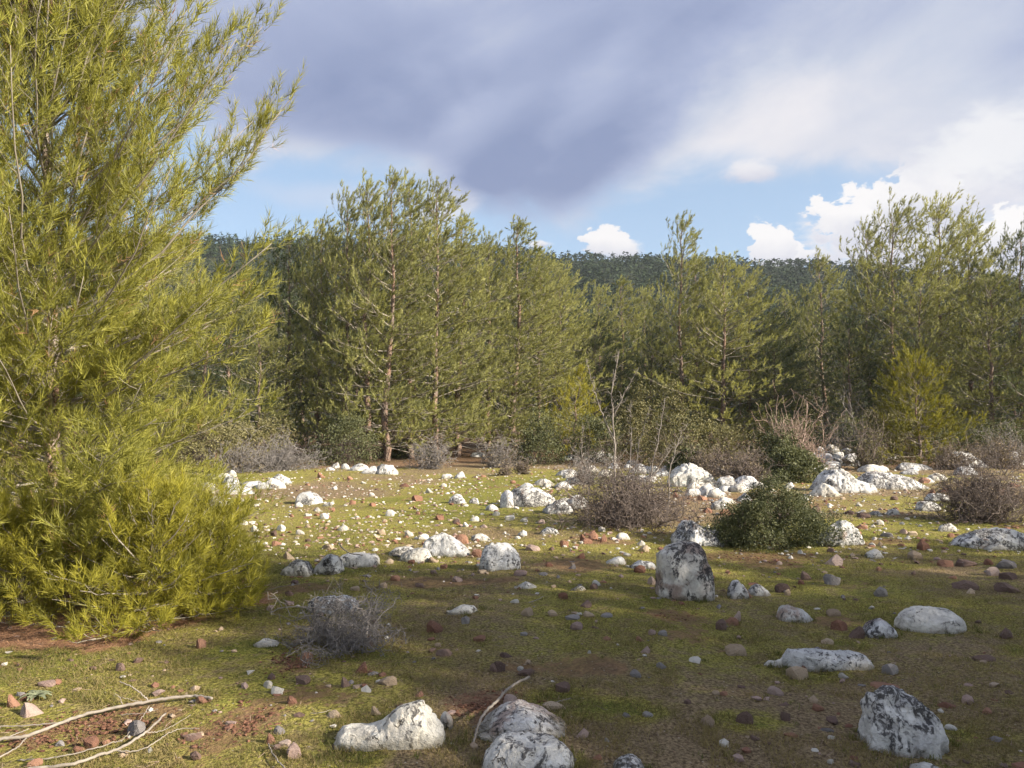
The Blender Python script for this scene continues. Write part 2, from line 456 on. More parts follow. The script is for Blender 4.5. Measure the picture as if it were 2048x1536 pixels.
M = {}
M['needle_near'] = mat_leaf('pine_needles_sunny', (0.030, 0.042, 0.014), (0.42, 0.40, 0.080), 0.32, 0.5)  # dark end of the tint range paints shaded gaps into the crown
M['needle_young'] = mat_leaf('young_pine_needles', (0.038, 0.050, 0.014), (0.45, 0.405, 0.055), 0.34, 0.5)
M['needle_far'] = mat_leaf('pine_needles', (0.055, 0.068, 0.030), (0.49, 0.475, 0.175), 0.36, 0.55, 0.35)
M['needle_shaded'] = mat_leaf('pine_needles_shaded', (0.032, 0.048, 0.026), (0.17, 0.195, 0.090), 0.3, 0.55, 0.35)  # darker needle copy: shade between and behind the trees put into the colour
M['hill'] = mat_leaf('hill_foliage_cloud_shaded', (0.010, 0.020, 0.009), (0.042, 0.062, 0.022), 0.1, 0.8, 0.02)  # base colour kept dark to stand in for cloud shade on the hill
M['leaf_oak'] = mat_leaf('oak_scrub_leaves', (0.038, 0.046, 0.022), (0.185, 0.19, 0.090), 0.2, 0.55, 3.0, 0.2)
M['leaf_shrub'] = mat_leaf('scrub_leaves', (0.060, 0.064, 0.028), (0.25, 0.22, 0.10), 0.2, 0.6, 1.5)
M['leaf_dry'] = mat_leaf('dry_scrub_leaves', (0.10, 0.080, 0.050), (0.26, 0.205, 0.13), 0.15, 0.8, 1.5)
M['grass'] = mat_leaf('grass_blades', (0.085, 0.070, 0.028), (0.36, 0.285, 0.13), 0.3, 0.7, 0.9)
M['grass_green'] = mat_leaf('green_grass_blades', (0.060, 0.074, 0.018), (0.21, 0.205, 0.055), 0.3, 0.6, 0.9)
M['litter'] = mat_leaf('fallen_needles', (0.17, 0.085, 0.045), (0.46, 0.27, 0.15), 0.1, 0.8, 2.0)
M['bark'] = mat_bark('pine_bark', (0.14, 0.105, 0.085), (0.27, 0.215, 0.18), (0.27, 0.165, 0.115))
M['bark_near'] = mat_bark('young_pine_bark', (0.26, 0.21, 0.18), (0.42, 0.36, 0.32), (0.45, 0.25, 0.17), 22)
M['limb'] = mat_twig('pine_limb', (0.13, 0.11, 0.09), (0.36, 0.32, 0.27))
M['twig_grey'] = mat_twig('bare_twigs_grey', (0.085, 0.078, 0.074), (0.31, 0.28, 0.265))
M['twig_brown'] = mat_twig('bare_twigs_brown', (0.055, 0.043, 0.038), (0.21, 0.170, 0.150))
M['twig_red'] = mat_twig('bare_twigs_reddish', (0.17, 0.11, 0.09), (0.40, 0.30, 0.25))
M['stem_grey'] = mat_twig('bare_stems_grey', (0.10, 0.085, 0.075), (0.33, 0.29, 0.26))
M['deadwood'] = mat_twig('weathered_deadwood', (0.15, 0.13, 0.11), (0.36, 0.315, 0.27), 30.0)
M['lime_white'] = mat_limestone('limestone_white', (0.69, 0.67, 0.63), (0.52, 0.50, 0.47), 0.65, 0.4)
M['lime_mid'] = mat_limestone('limestone_lichened', (0.69, 0.675, 0.65), (0.50, 0.49, 0.475), 0.75, 0.4)
M['lime_dark'] = mat_limestone('limestone_dark_lichen', (0.66, 0.65, 0.635), (0.45, 0.445, 0.44), 1.05, 0.5)
M['lime_brown'] = mat_limestone('limestone_brown_stained', (0.68, 0.65, 0.61), (0.50, 0.47, 0.44), 0.80, 1.0, (0.24, 0.16, 0.13))
M['st_white'] = mat_stone('pale_stone', (0.42, 0.39, 0.35), (0.62, 0.59, 0.54), 0.5)
M['st_tan'] = mat_stone('tan_stone', (0.28, 0.21, 0.15), (0.46, 0.36, 0.26), 0.4)
M['st_red'] = mat_stone('rusty_stone', (0.17, 0.085, 0.06), (0.33, 0.185, 0.125), 0.15)
M['st_brown'] = mat_stone('brown_stone', (0.10, 0.065, 0.055), (0.21, 0.145, 0.12), 0.25)
M['st_grey'] = mat_stone('grey_stone', (0.16, 0.145, 0.145), (0.30, 0.28, 0.27), 0.4)
M['st_pink'] = mat_stone('pinkish_stone', (0.27, 0.19, 0.165), (0.40, 0.31, 0.27), 0.3)
# ------------------------------------------------------------------ ground
SOIL = [(1520, 1118, 0.9, 0.30), (970, 1408, 0.30, 0.17), (475, 1450, 0.28, 0.17), (205, 1452, 0.38, 0.16), (590, 1325, 0.22, 0.14), (1190, 1080, 0.5, 0.2),
        (80, 1470, 0.25, 0.12), (960, 920, 3.2, 1.3), (760, 930, 3.4, 1.3), (1330, 1230, 0.35, 0.10), (1500, 1000, 2.0, 0.9), (880, 1165, 0.7, 0.15), (610, 1175, 0.4, 0.12), (1170, 1330, 0.5, 0.12),
        (1760, 1085, 0.8, 0.18), (1650, 1240, 0.35, 0.12), (1930, 1020, 0.5, 0.2), (1150, 1130, 0.7, 0.14), (1780, 930, 3.0, 0.8)]
GREEN = [(1290, 1195, 0.30, 0.16), (720, 1305, 0.45, 0.16), (690, 1515, 0.28, 0.14), (1600, 1350, 0.35, 0.10), (1890, 1465, 0.14, 0.08), (1700, 1290, 0.2, 0.08), (2040, 1300, 0.2, 0.1), (1100, 1530, 0.3, 0.08),
         (1780, 1130, 0.6, 0.2), (470, 1310, 0.6, 0.2), (1230, 1420, 0.4, 0.12), (1500, 1440, 0.3, 0.1), (1420, 1090, 0.4, 0.15), (1120, 1400, 0.3, 0.15), (1640, 1095, 0.3, 0.12)]
SOILG = [(*ground_at(a, b)[:2], rx, ry) for a, b, rx, ry in SOIL]
GREENG = [(*ground_at(a, b)[:2], rx, ry) for a, b, rx, ry in GREEN]
PINE_XY = ground_at(112, 1190)[:2]
def masks(x, y):
    P = np.stack([x, y, np.zeros_like(x)], 1)
    n1 = fbm(P * 0.9, 31, 4); n2 = fbm(P * 3.1, 41, 3); n3 = fbm(P * np.array([0.28, 0.28, 1]), 51, 3)
    soil = np.clip((n1 + 0.55 * n2 - 0.42) * 3.0, 0, 1)
    for cx, cy, rx, ry in SOILG:
        d = np.hypot((x - cx) / rx, (y - cy) / (ry * 2.2))
        soil = np.maximum(soil, np.clip((1.05 - d + 0.7 * n2) * 2.2, 0, 1))
    green = np.clip(0.30 + 1.0 * n3 + 0.6 * n1 + 0.14 * np.exp(-((x + 3) ** 2 + (y - 14) ** 2) / 160), 0, 1)
    for cx, cy, rx, ry in GREENG:
        d = np.hypot((x - cx) / rx, (y - cy) / (ry * 2.2))
        k = np.clip((1.0 - d + 0.4 * n2) * 2.0, 0, 1)
        green = np.maximum(green, k); soil = soil * (1 - k)
    d = np.hypot((x - PINE_XY[0] + 0.5) / 2.5, (y - PINE_XY[1] + 0.35) / 1.75)
    lit = np.clip((1.0 - d + 0.25 * n1 + 0.25 * n2) * 4.0, 0, 1)
    wood = np.clip((y - 29.0 + 2.5 * n1 + 0.10 * (x + 2)) / 2.0, 0, 1)
    return soil, green, np.maximum(lit, 0), wood

def build_ground():
    n = 330
    u = np.linspace(-1, 1, n)
    a, k = 1.9, 7.08
    gx = a * np.sinh(k * u); gy = 7.0 + a * np.sinh(k * u)
    X, Y = np.meshgrid(gx, gy, indexing='xy')
    x, y = X.ravel(), Y.ravel()
    z = ghgt(x, y)
    soil, green, lit, wood = masks(x, y)
    z = z + 0.012 * fbm(np.stack([x * 9, y * 9, x * 0], 1), 77, 2) * (np.hypot(x, y) < 40) - 0.0
    i = (np.arange(n - 1)[:, None] * n + np.arange(n - 1)[None, :]).ravel()
    Fq = np.stack([i, i + 1, i + n + 1, i + n], 1)
    m, t, out = new_mat('meadow_ground')
    p = t.node('ShaderNodeNewGeometry').outputs['Position']
    nf = t.noise(p, 55.0, 4, 0.7); nm = t.noise(p, 14.0, 5, 0.65); nl = t.noise(p, 3.0, 4, 0.6); nl2 = t.noise(t.vm('ADD', p, (31, 7, 0)), 5.0, 4, 0.6)
    g = t.m('ADD', attr(t, 'green'), t.m('MULTIPLY', t.m('SUBTRACT', nm, 0.5), 1.3))
    dry = t.mix(t.ss(nf, 0.35, 0.65), (0.095, 0.065, 0.039), (0.34, 0.255, 0.15))
    mo = t.mix(t.ss(nf, 0.35, 0.65), (0.105, 0.097, 0.024), (0.38, 0.34, 0.085))
    lush = t.mix(t.ss(nf, 0.35, 0.65), (0.060, 0.080, 0.016), (0.22, 0.23, 0.045))
    c = t.mix(t.ss(g, 0.14, 0.72), dry, mo)
    c = t.mix(t.m('MULTIPLY', t.ss(g, 0.75, 1.1), 0.7), c, lush)
    c = t.mix(t.m('MULTIPLY', t.ss(nl2, 0.52, 0.64), 0.55), c, dry)
    sl = t.mix(t.ss(nm, 0.35, 0.65), (0.110, 0.060, 0.038), (0.27, 0.155, 0.10))
    s = t.ss(t.m('ADD', attr(t, 'soil'), t.m('MULTIPLY', t.m('SUBTRACT', nm, 0.5), 2.6)), 0.35, 0.95)
    c = t.mix(t.m('MULTIPLY', s, 0.7), c, sl)
    litc = t.mix(t.ss(t.noise(t.vm('MULTIPLY', p, (1, 1, 1)), 80.0, 3, 0.7, 2.0), 0.35, 0.65), (0.20, 0.095, 0.055), (0.45, 0.27, 0.17))
    c = t.mix(t.ss(t.m('ADD', attr(t, 'litter'), t.m('MULTIPLY', t.m('SUBTRACT', nm, 0.5), 0.8)), 0.3, 0.7), c, litc)
    wd = t.mix(t.ss(nm, 0.35, 0.65), (0.07, 0.045, 0.028), (0.20, 0.125, 0.075))
    c = t.mix(attr(t, 'wood'), c, wd)
    # pale grit
    vs = t.voro(p, 34.0)
    vc = t.node('ShaderNodeTexVoronoi'); t.put(vc.inputs['Vector'], p); vc.inputs['Scale'].default_value = 34.0
    sepc = t.node('ShaderNodeSeparateXYZ'); t.l.new(vc.outputs['Color'], sepc.inputs[0])
    grit = t.m('MULTIPLY', t.ss(vs, 0.24, 0.16), t.ss(sepc.outputs[0], 0.80, 0.84))
    gc = t.mix(t.ss(sepc.outputs[1], 0.3, 0.6), (0.28, 0.15, 0.10), (0.46, 0.40, 0.32))
    c = t.mix(t.m('MULTIPLY', grit, 0.8), c, gc)
    h = t.m('ADD', t.m('MULTIPLY', nf, 0.5), t.m('ADD', nm, t.m('MULTIPLY', grit, 0.4)))
    principled(t, out, c, 0.95, h, 1.0, 0.05, 0.1)
    me = new_mesh('ground', np.stack([x, y, z], 1), Fq, [m], None, True, {'soil': soil, 'green': green, 'litter': lit, 'wood': wood})
    obj('ground', me, kind='structure')
build_ground()

# ------------------------------------------------------------------ the hill beyond the forest and its far woods
RIDGE = [(-1600, 560), (-300, 490), (300, 480), (560, 478), (700, 480), (900, 488), (1000, 490), (1100, 502), (1200, 505), (1300, 506), (1450, 515), (1640, 524), (1800, 535), (2048, 562), (2400, 620), (4200, 700)]
RA = [pix_azel(a, b) for a, b in RIDGE]
HR0, HR1 = 120.0, 430.0
def hill_z(x, y):
    az = np.degrees(np.arctan2(x, y)); r = np.hypot(x, y)
    el = np.interp(az, [a for a, _ in RA], [e for _, e in RA])
    top = np.tan(np.radians(el)) * HR1 - 1.5
    s = np.clip((r - HR0) / (HR1 - HR0), 0, 1)
    prof = s ** 1.15
    back = np.clip((r - HR1) / 420.0, 0, 1)
    P = np.stack([x, y, x * 0], 1)
    return top * prof * (1 - back * back * (3 - 2 * back)) + s * (6 * fbm(P * 0.012, 91, 3)) * (1 - s * 0.6) - 3 * (1 - s)
def build_hill():
    na, nr = 200, 70
    A = np.radians(np.linspace(-82, 82, na)); R = np.linspace(HR0 - 15, HR1 + 420, nr)
    AA, RR = np.meshgrid(A, R, indexing='xy')
    x = (np.sin(AA) * RR).ravel(); y = (np.cos(AA) * RR).ravel()
    z = hill_z(x, y)
    i = (np.arange(nr - 1)[:, None] * na + np.arange(na - 1)[None, :]).ravel()
    Fq = np.stack([i, i + na, i + na + 1, i + 1], 1)
    m, t, out = new_mat('hill_ground')
    p = t.node('ShaderNodeNewGeometry').outputs['Position']
    n = t.noise(p, 0.08, 5, 0.6)
    c = t.mix(t.ss(n, 0.4, 0.65), (0.018, 0.026, 0.013), (0.055, 0.056, 0.034))
    principled(t, out, c, 0.95, n, 0.5, 1.0, 0.05)
    obj('hill', new_mesh('hill', np.stack([x, y, z], 1), Fq, [m]), kind='structure')
    # far woods: thousands of crowns as clumps of foliage
    rng = np.random.default_rng(8)
    nt = 10000
    az = np.radians(rng.uniform(-42, 42, nt)); r = np.sqrt(rng.uniform(150 ** 2, 445 ** 2, nt))
    x = np.sin(az) * r; y = np.cos(az) * r
    keep = fbm(np.stack([x, y, x * 0], 1) * 0.03, 95, 3) > -0.42
    x, y = x[keep], y[keep]; nt = len(x)
    z = hill_z(x, y)
    hgt = rng.uniform(2.8, 5.6, nt) * (1 + 0.25 * rng.random(nt) ** 4); rad = hgt * rng.uniform(0.26, 0.42, nt)
    k = 20
    ph = rng.uniform(0, 2 * np.pi, (nt, k)); uz = rng.random((nt, k)) ** 0.8
    rr = np.sqrt(np.clip(1 - uz ** 1.6, 0.02, 1)) * rng.uniform(0.55, 1.05, (nt, k))
    C = np.stack([x[:, None] + np.cos(ph) * rr * rad[:, None], y[:, None] + np.sin(ph) * rr * rad[:, None], z[:, None] + hgt[:, None] * (0.12 + 0.9 * uz)], -1)
    sz = (hgt * 0.16)[:, None, None]
    D = rng.normal(0, 1, (nt, k, 3, 3)); D[..., 2] *= 0.7
    V = (C[:, :, None, :] + D * sz[..., None] * 0.8).reshape(-1, 3)
    Fc = np.arange(len(V)).reshape(-1, 3)
    tint = np.repeat(rng.random(nt), k * 3) * 0.6 + np.repeat(rng.random(nt * k), 3) * 0.4
    obj('hillside_forest', new_mesh('hillside_forest', V, Fc, [M['hill']], None, False, {'tint': tint}),
        kind='stuff', label='dark green cloud-shaded forest covering the distant hill up to its ridge', category='forest')
build_hill()

# ------------------------------------------------------------------ rocks
LAND = []          # (px, py, phrase) landmarks for the labels of stones
OCC = []           # occupied discs on the ground, x, y, r
def rock(label, prof, yb, mat='lime_white', dr=0.75, seed=1, amp=0.07, land=None, name='limestone_rock', cuts=10, sq=0.8, group='white limestone rocks in the meadow'):
    P = np.array(prof, float)
    xs = P[:, 0]; xc = 0.5 * (xs.min() + xs.max())
    x0, y0, z0 = ground_at(xc, yb)
    W = (xs.max() - xs.min()) / F * y0
    D = max(W * dr, 0.05)
    yc = y0 + D * 0.42
    W = (xs.max() - xs.min()) / F * yc
    px3 = []
    for a, b in P:
        xx, zz = at_depth(a, b, yc)
        px3.append((xx, zz))
    px3 = np.array(px3)
    cx = px3[:, 0].mean() * 0 + at_depth(xc, yb, yc)[0]
    gz = g1(cx, yc)
    # ends go down to and into the ground
    px3 = np.concatenate([[(px3[0, 0] - 0.01 * W, gz - 0.10 * W)], px3, [(px3[-1, 0] + 0.01 * W, gz - 0.10 * W)]])
    npx = xs.max() - xs.min()
    nx = int(np.clip(npx * 0.5, 16, 96)); nt = int(np.clip(npx * 0.3, 12, 52))
    dl = np.concatenate([[0], np.cumsum(np.linalg.norm(np.diff(px3, axis=0), axis=1))]); dl /= dl[-1]
    s = np.linspace(0, 1, nx)
    X = np.interp(s, dl, px3[:, 0]); Z = np.interp(s, dl, px3[:, 1])
    kk = max(1, nx // 40)                                # soften the corners of the outline
    for _ in range(2):
        Xp = np.pad(X, kk, 'edge'); Zp = np.pad(Z, kk, 'edge')
        X = np.convolve(Xp, np.ones(2 * kk + 1) / (2 * kk + 1), 'valid'); Z = np.convolve(Zp, np.ones(2 * kk + 1) / (2 * kk + 1), 'valid')
    rng = np.random.default_rng(seed)
    th = np.radians(np.linspace(-22, 202, nt))
    H = np.maximum(Z - gz, 0.01 * W)
    q = np.clip((X - X.min()) / (X.max() - X.min() + 1e-6), 0, 1)
    Dp = D * 0.5 * (0.22 + 0.78 * np.sqrt(np.clip(1 - np.abs(2 * q - 1) ** 2.6, 0, 1)))
    ct = np.cos(th); st = np.sin(th)
    ct = np.sign(ct) * np.abs(ct) ** sq; stt = np.where(st > 0, np.abs(st) ** sq, st)
    VX = np.repeat(X[:, None], nt, 1)
    lean = rng.uniform(-0.15, 0.15)
    VY = yc - Dp[:, None] * ct[None, :] * (1 + 0.0 * VX) + lean * H[:, None] * np.clip(stt, 0, 1)[None, :] * 0.5
    VZ = gz + np.where(stt[None, :] > 0, H[:, None] * stt[None, :], 0.28 * W * stt[None, :])
    V = np.stack([VX, VY, VZ], -1).reshape(-1, 3)
    C0 = np.array([cx, yc, gz + 0.3 * H.max()])
    L = V - C0
    # broken planes
    for _ in range(cuts):
        nrm = rng.normal(0, 1, 3); nrm[2] = abs(nrm[2]) * 0.9; nrm[0] *= 0.6; nrm[1] -= 0.6; nrm /= np.linalg.norm(nrm)
        d = L @ nrm; lim = d.max() * rng.uniform(0.78, 0.95)
        over = d > lim
        L[over] -= np.outer((d[over] - lim) * 0.85, nrm)
    V = C0 + L
    sc = 1.0 / max(min(W, H.max() * 1.6), 0.06)
    Q = (V - C0) * sc
    size = min(W, H.max() * 1.6)
    dn = np.stack([fbm(Q * 1.9 + seed * 3.1 + o, seed + o, 5, 0.62) for o in (0, 10, 20)], 1)
    nv = L / (np.linalg.norm(L, axis=1)[:, None] + 1e-6)
    Qf = Q * np.array([5.0, 5.0, 2.2]) + seed
    flute = np.clip(fbm(Qf, seed + 60, 3, 0.5, True), 0, 1)      # weathered grooves
    pits = np.clip(vnoise(Q * 9.0 + seed, seed + 70) - 0.25, 0, 1)
    rid = fbm(Q * 3.2 + seed * 1.7, seed + 90, 4, 0.55, True)
    V = V + dn * size * amp * 1.35 - nv * (flute ** 3)[:, None] * size * amp * 1.5 + nv * (rid * 0.9)[:, None] * size * amp * 0.35 - nv * pits[:, None] * size * 0.07
    V -= np.array([cx, yc, gz])
    i = (np.arange(nx - 1)[:, None] * nt + np.arange(nt - 1)[None, :]).ravel()
    Fq = np.stack([i, i + nt, i + nt + 1, i + 1], 1)
    e0 = np.arange(nt)[::-1][None, :]; e1 = ((nx - 1) * nt + np.arange(nt))[None, :]
    me = new_mesh(name, V, [Fq, e0, e1][:1], [M[mat]])
    obj(name, me, None, (cx, yc, gz), label=label, category='rock', group=group)
    OCC.append((cx, yc, W * 0.55))
    if land: LAND.append((xc, yb, land))

def B(x0, x1, yt, yb, k=0):
    """quick outline for a plain boulder"""
    w = x1 - x0; h = yb - yt
    shapes = [[(0, .9), (.08, .45), (.28, .10), (.5, 0), (.74, .14), (.93, .5), (1, .9)],
              [(0, .9), (.05, .5), (.2, .2), (.38, .0), (.62, .12), (.8, .35), (1, .85)],
              [(0, .95), (.12, .7), (.3, .5), (.5, .2), (.66, 0), (.86, .2), (.98, .6), (1, .95)],
              [(0, .9), (.04, .35), (.2, .05), (.55, .1), (.85, .0), (.97, .3), (1, .9)],
              [(0, .95), (.1, .55), (.3, .3), (.42, .0), (.55, .2), (.7, .15), (.88, .5), (1, .95)]]
    return [(x0 + a * w, yt + b * h) for a, b in shapes[k % 5]]

rock('long white rock in front, low on the left and humped on the right', [(661, 1492), (662, 1463), (684, 1454), (743, 1453), (772, 1440), (787, 1422), (816, 1408), (845, 1396), (862, 1394), (872, 1400), (880, 1418), (886, 1430), (888, 1462)], 1496, 'lime_white', 0.42, 11, 0.032, 'the long white front rock')
rock('small grey rock tucked against the right end of the long white rock', [(880, 1430), (888, 1418), (898, 1420), (906, 1440), (907, 1455)], 1458, 'lime_mid', 0.9, 12)
rock('pinkish white boulder with a sloping right edge behind the grey front boulder', [(947, 1502), (962, 1470), (982, 1440), (1005, 1422), (1041, 1408), (1076, 1420), (1105, 1440), (1128, 1455), (1139, 1466)], 1484, 'lime_brown', 0.8, 13, 0.05, 'the sloping pinkish front boulder')
rock('big smooth grey boulder cut by the bottom edge of the picture, right of centre', [(964, 1540), (970, 1512), (984, 1490), (1011, 1470), (1046, 1471), (1076, 1476), (1105, 1477), (1130, 1492), (1146, 1515), (1158, 1545)], 1556, 'lime_mid', 0.6, 14, 0.045, 'the grey boulder at the bottom edge')
rock('domed rock top at the bottom edge, right of the big smooth grey boulder', [(1222, 1542), (1232, 1524), (1246, 1514), (1266, 1511), (1281, 1520), (1292, 1542)], 1552, 'lime_mid', 0.8, 15, 0.05)
rock('pale rock fragment at the bottom edge below the big patchy boulder', [(1815, 1540), (1830, 1529), (1855, 1527), (1875, 1532), (1890, 1545)], 1556, 'lime_mid', 0.6, 16, 0.05)
rock('big patchy grey and white boulder with dark hollows in the lower right corner', [(1724, 1500), (1728, 1440), (1733, 1405), (1742, 1384), (1762, 1373), (1797, 1373), (1818, 1384), (1835, 1390), (1850, 1405), (1862, 1420), (1876, 1440), (1889, 1460)], 1512, 'lime_dark', 0.85, 17, 0.07, 'the big patchy boulder', cuts=9)
rock('tallest rock, a squared lichen covered block with a rusty brown patch, right of centre', [(1312, 1195), (1313, 1143), (1314, 1108), (1322, 1094), (1339, 1088), (1369, 1084), (1398, 1087), (1412, 1102), (1420, 1128), (1425, 1160), (1424, 1190)], 1200, 'lime_brown', 0.8, 18, 0.05, 'the tall lichened block', sq=0.55, cuts=1)
rock('small pointed grey rock just right of the tall lichened block', [(1455, 1190), (1457, 1172), (1464, 1157), (1473, 1154), (1486, 1165), (1495, 1184), (1498, 1196)], 1197, 'lime_dark', 0.9, 19)
rock('low white rock touching the small pointed grey rock on its right', [(1495, 1184), (1505, 1172), (1516, 1167), (1528, 1176), (1541, 1188)], 1190, 'lime_white', 0.8, 20)
rock('lichen blackened rock peaking behind the tall block, left of the dome shaped shrub', [(1345, 1086), (1348, 1067), (1358, 1050), (1366, 1042), (1378, 1036), (1390, 1038), (1402, 1052), (1420, 1058), (1445, 1054), (1452, 1080)], 1092, 'lime_dark', 0.8, 21, 0.08, 'the rock left of the dome shaped shrub')
rock('white fluted rock leaning out from the right side of the dome shaped shrub', [(1628, 1100), (1640, 1076), (1651, 1053), (1668, 1041), (1683, 1038), (1698, 1044), (1708, 1058), (1716, 1070), (1726, 1084)], 1092, 'lime_white', 0.7, 22, 0.06, 'the rock right of the dome shaped shrub')
rock('pale rounded wedge of rock in the shade, standing between small brown stones', [(1551, 1238), (1556, 1222), (1563, 1213), (1575, 1210), (1594, 1216), (1613, 1223), (1626, 1238)], 1244, 'lime_mid', 0.7, 23, 0.045, 'the pale wedge rock')
rock('small arched black and white rock left of the large oval boulder', [(1724, 1272), (1731, 1256), (1741, 1243), (1752, 1239), (1768, 1241), (1780, 1249), (1789, 1265)], 1277, 'lime_dark', 0.9, 24, 0.07)
rock('large smooth oval boulder on the grass near the right edge', [(1795, 1246), (1799, 1231), (1812, 1221), (1838, 1214), (1868, 1214), (1892, 1217), (1915, 1229), (1933, 1250)], 1265, 'lime_mid', 0.6, 25, 0.04, 'the large oval boulder', cuts=3)
rock('long flat white slab rock with a crack across it, in the right foreground', [(1563, 1322), (1565, 1302), (1585, 1298), (1625, 1298), (1650, 1300), (1669, 1304), (1700, 1303), (1727, 1308), (1740, 1320), (1744, 1334)], 1343, 'lime_mid', 0.33, 26, 0.06, 'the long flat slab')
rock('narrow tail of rock sticking out left of the long flat slab', [(1526, 1326), (1534, 1320), (1550, 1322), (1570, 1315), (1576, 1326)], 1333, 'lime_mid', 0.4, 27)
rock('white block of rock with black streaks at the edge of the sunlit grass', [(956, 1136), (960, 1110), (966, 1096), (976, 1088), (1003, 1086), (1026, 1090), (1036, 1106), (1040, 1130)], 1141, 'lime_mid', 0.75, 28, 0.05, 'the white streaked block', sq=0.7)
rock('dark fluted rock at the left end of the grey outcrop in the shade', [(559, 1148), (573, 1131), (588, 1121), (600, 1117), (612, 1119), (620, 1133), (628, 1150)], 1153, 'lime_dark', 0.8, 29, 0.09, 'the grey outcrop')
rock('grey rock in the middle of the shaded outcrop', [(622, 1150), (632, 1132), (645, 1116), (658, 1109), (674, 1109), (683, 1124), (685, 1142)], 1150, 'lime_mid', 0.8, 30, 0.06)
rock('broad grey rock at the right end of the shaded outcrop', [(674, 1128), (682, 1110), (700, 1106), (722, 1105), (748, 1103), (757, 1112), (758, 1130)], 1135, 'lime_mid', 0.6, 31, 0.06)
rock('white rounded rock in front of the peaked rock, left centre', [(798, 1122), (806, 1108), (820, 1096), (838, 1093), (855, 1100), (864, 1115)], 1125, 'lime_white', 0.8, 32, 0.06)
rock('low pale rock left of the peaked rock, half in the shade', [(774, 1112), (782, 1098), (800, 1093), (822, 1093), (832, 1106)], 1114, 'lime_mid', 0.7, 33, 0.06)
rock('grey peaked rock with white shoulders at the edge of the sunlight', [(845, 1094), (855, 1078), (866, 1066), (880, 1062), (896, 1067), (912, 1082), (928, 1090), (940, 1104)], 1112, 'lime_mid', 0.8, 34, 0.08, 'the peaked grey rock')
rock('rounded white rock alone on the sunlit grass at the left', [(592, 1008), (595, 992), (605, 984), (622, 981), (636, 985), (643, 998), (648, 1007)], 1010, 'lime_white', 0.8, 35, 0.05, 'the rounded sunlit rock')
rock('tiny white rock at the left foot of the rounded rock', B(590, 606, 1003, 1013, 1), 1014, 'lime_white', 0.8, 36)
rock('tiny white rock at the right foot of the rounded rock', B(646, 664, 1003, 1011, 2), 1012, 'lime_white', 0.8, 37)
rock('white rock beside the pine branches, right one of a pair at left', B(410, 457, 990, 1013, 0), 1013, 'lime_white', 0.8, 38)
rock('white rock beside the pine branches, left one of a pair at left', B(371, 410, 994, 1010, 2), 1010, 'lime_white', 0.8, 39)
rock('big pale boulder split by a dark cleft, left half, in the middle of the meadow', [(1000, 1012), (1001, 988), (1008, 979), (1018, 976), (1026, 984), (1027, 1010)], 1016, 'lime_white', 1.4, 40, 0.05)
rock('big long pale boulder in the middle of the sunlit meadow', [(1018, 1012), (1020, 983), (1032, 977), (1050, 975), (1076, 976), (1096, 985), (1108, 995), (1116, 1010)], 1014, 'lime_white', 0.7, 41, 0.045, 'the long pale boulder', sq=0.7)
rock('speckled rock lying against the right end of the long pale boulder', [(1082, 1024), (1092, 1008), (1108, 1000), (1124, 998), (1138, 1006), (1144, 1020)], 1028, 'lime_mid', 0.8, 42, 0.07)
rock('pale rock half hidden behind the left side of the big bare shrub', [(1126, 1016), (1138, 998), (1152, 988), (1168, 991), (1180, 1010)], 1020, 'lime_mid', 0.8, 43, 0.07)
rock('small black and white rock left of the long pale boulder', B(897, 932, 985, 1006, 4), 1008, 'lime_dark', 0.9, 44)
rock('smaller rock right next to the small black and white rock', B(938, 959, 993, 1006, 0), 1008, 'lime_mid', 0.9, 45)
rock('low grey rock in the shadow left of the long pale boulder', B(970, 998, 1008, 1020, 1), 1021, 'lime_mid', 0.8, 46)
rock('tent shaped white rock on the shaded grass below the white streaked block', [(1028, 1177), (1040, 1170), (1052, 1162), (1062, 1167), (1077, 1176)], 1178, 'lime_white', 0.7, 47, 0.04, 'the tent shaped rock')
rock('flat white rock on the shaded grass right of the tent shaped rock', B(1139, 1173, 1170, 1182, 2), 1182, 'lime_white', 0.8, 48)
rock('narrow ridge of pale rock pointing down left on the shaded grass', [(890, 1230), (904, 1220), (920, 1211), (934, 1209), (945, 1212), (958, 1208), (962, 1216)], 1228, 'lime_white', 0.45, 49, 0.06, 'the narrow pale ridge')
rock('white rock hump halfway between the tall block and the white streaked block', B(1209, 1253, 1111, 1128, 2), 1129, 'lime_white', 0.7, 50)
rock('low streaked rock just left of the tall lichened block', B(1256, 1316, 1119, 1138, 4), 1139, 'lime_mid', 0.5, 51)
rock('long pale rock with a dark hollow by the right edge of the meadow', [(1897, 1092), (1912, 1082), (1932, 1072), (1955, 1063), (1980, 1058), (2005, 1056), (2030, 1061), (2050, 1068), (2064, 1085)], 1098, 'lime_mid', 0.5, 52, 0.06, 'the long rock by the right edge')
rock('small white rock in front of the long rock by the right edge', B(1966, 2010, 1086, 1100, 2), 1101, 'lime_white', 0.6, 53)
rock('oval white rock left of the long rock by the right edge', B(1875, 1915, 1045, 1062, 1), 1063, 'lime_white', 0.6, 54)
rock('flat pale rock at the left foot of the dark bare shrub', B(1831, 1880, 1001, 1021, 3), 1022, 'lime_mid', 0.6, 55)
rock('paler slab just behind the flat rock at the dark bare shrub', B(1850, 1900, 986, 1001, 3), 1003, 'lime_mid', 0.6, 56)
rock('white oval rock on green grass left of the dark bare shrub', B(1774, 1801, 1015, 1031, 0), 1031, 'lime_white', 0.8, 57)
rock('flat white rock left of the white oval rock on green grass', B(1738, 1765, 1021, 1031, 0), 1031, 'lime_white', 0.8, 58)
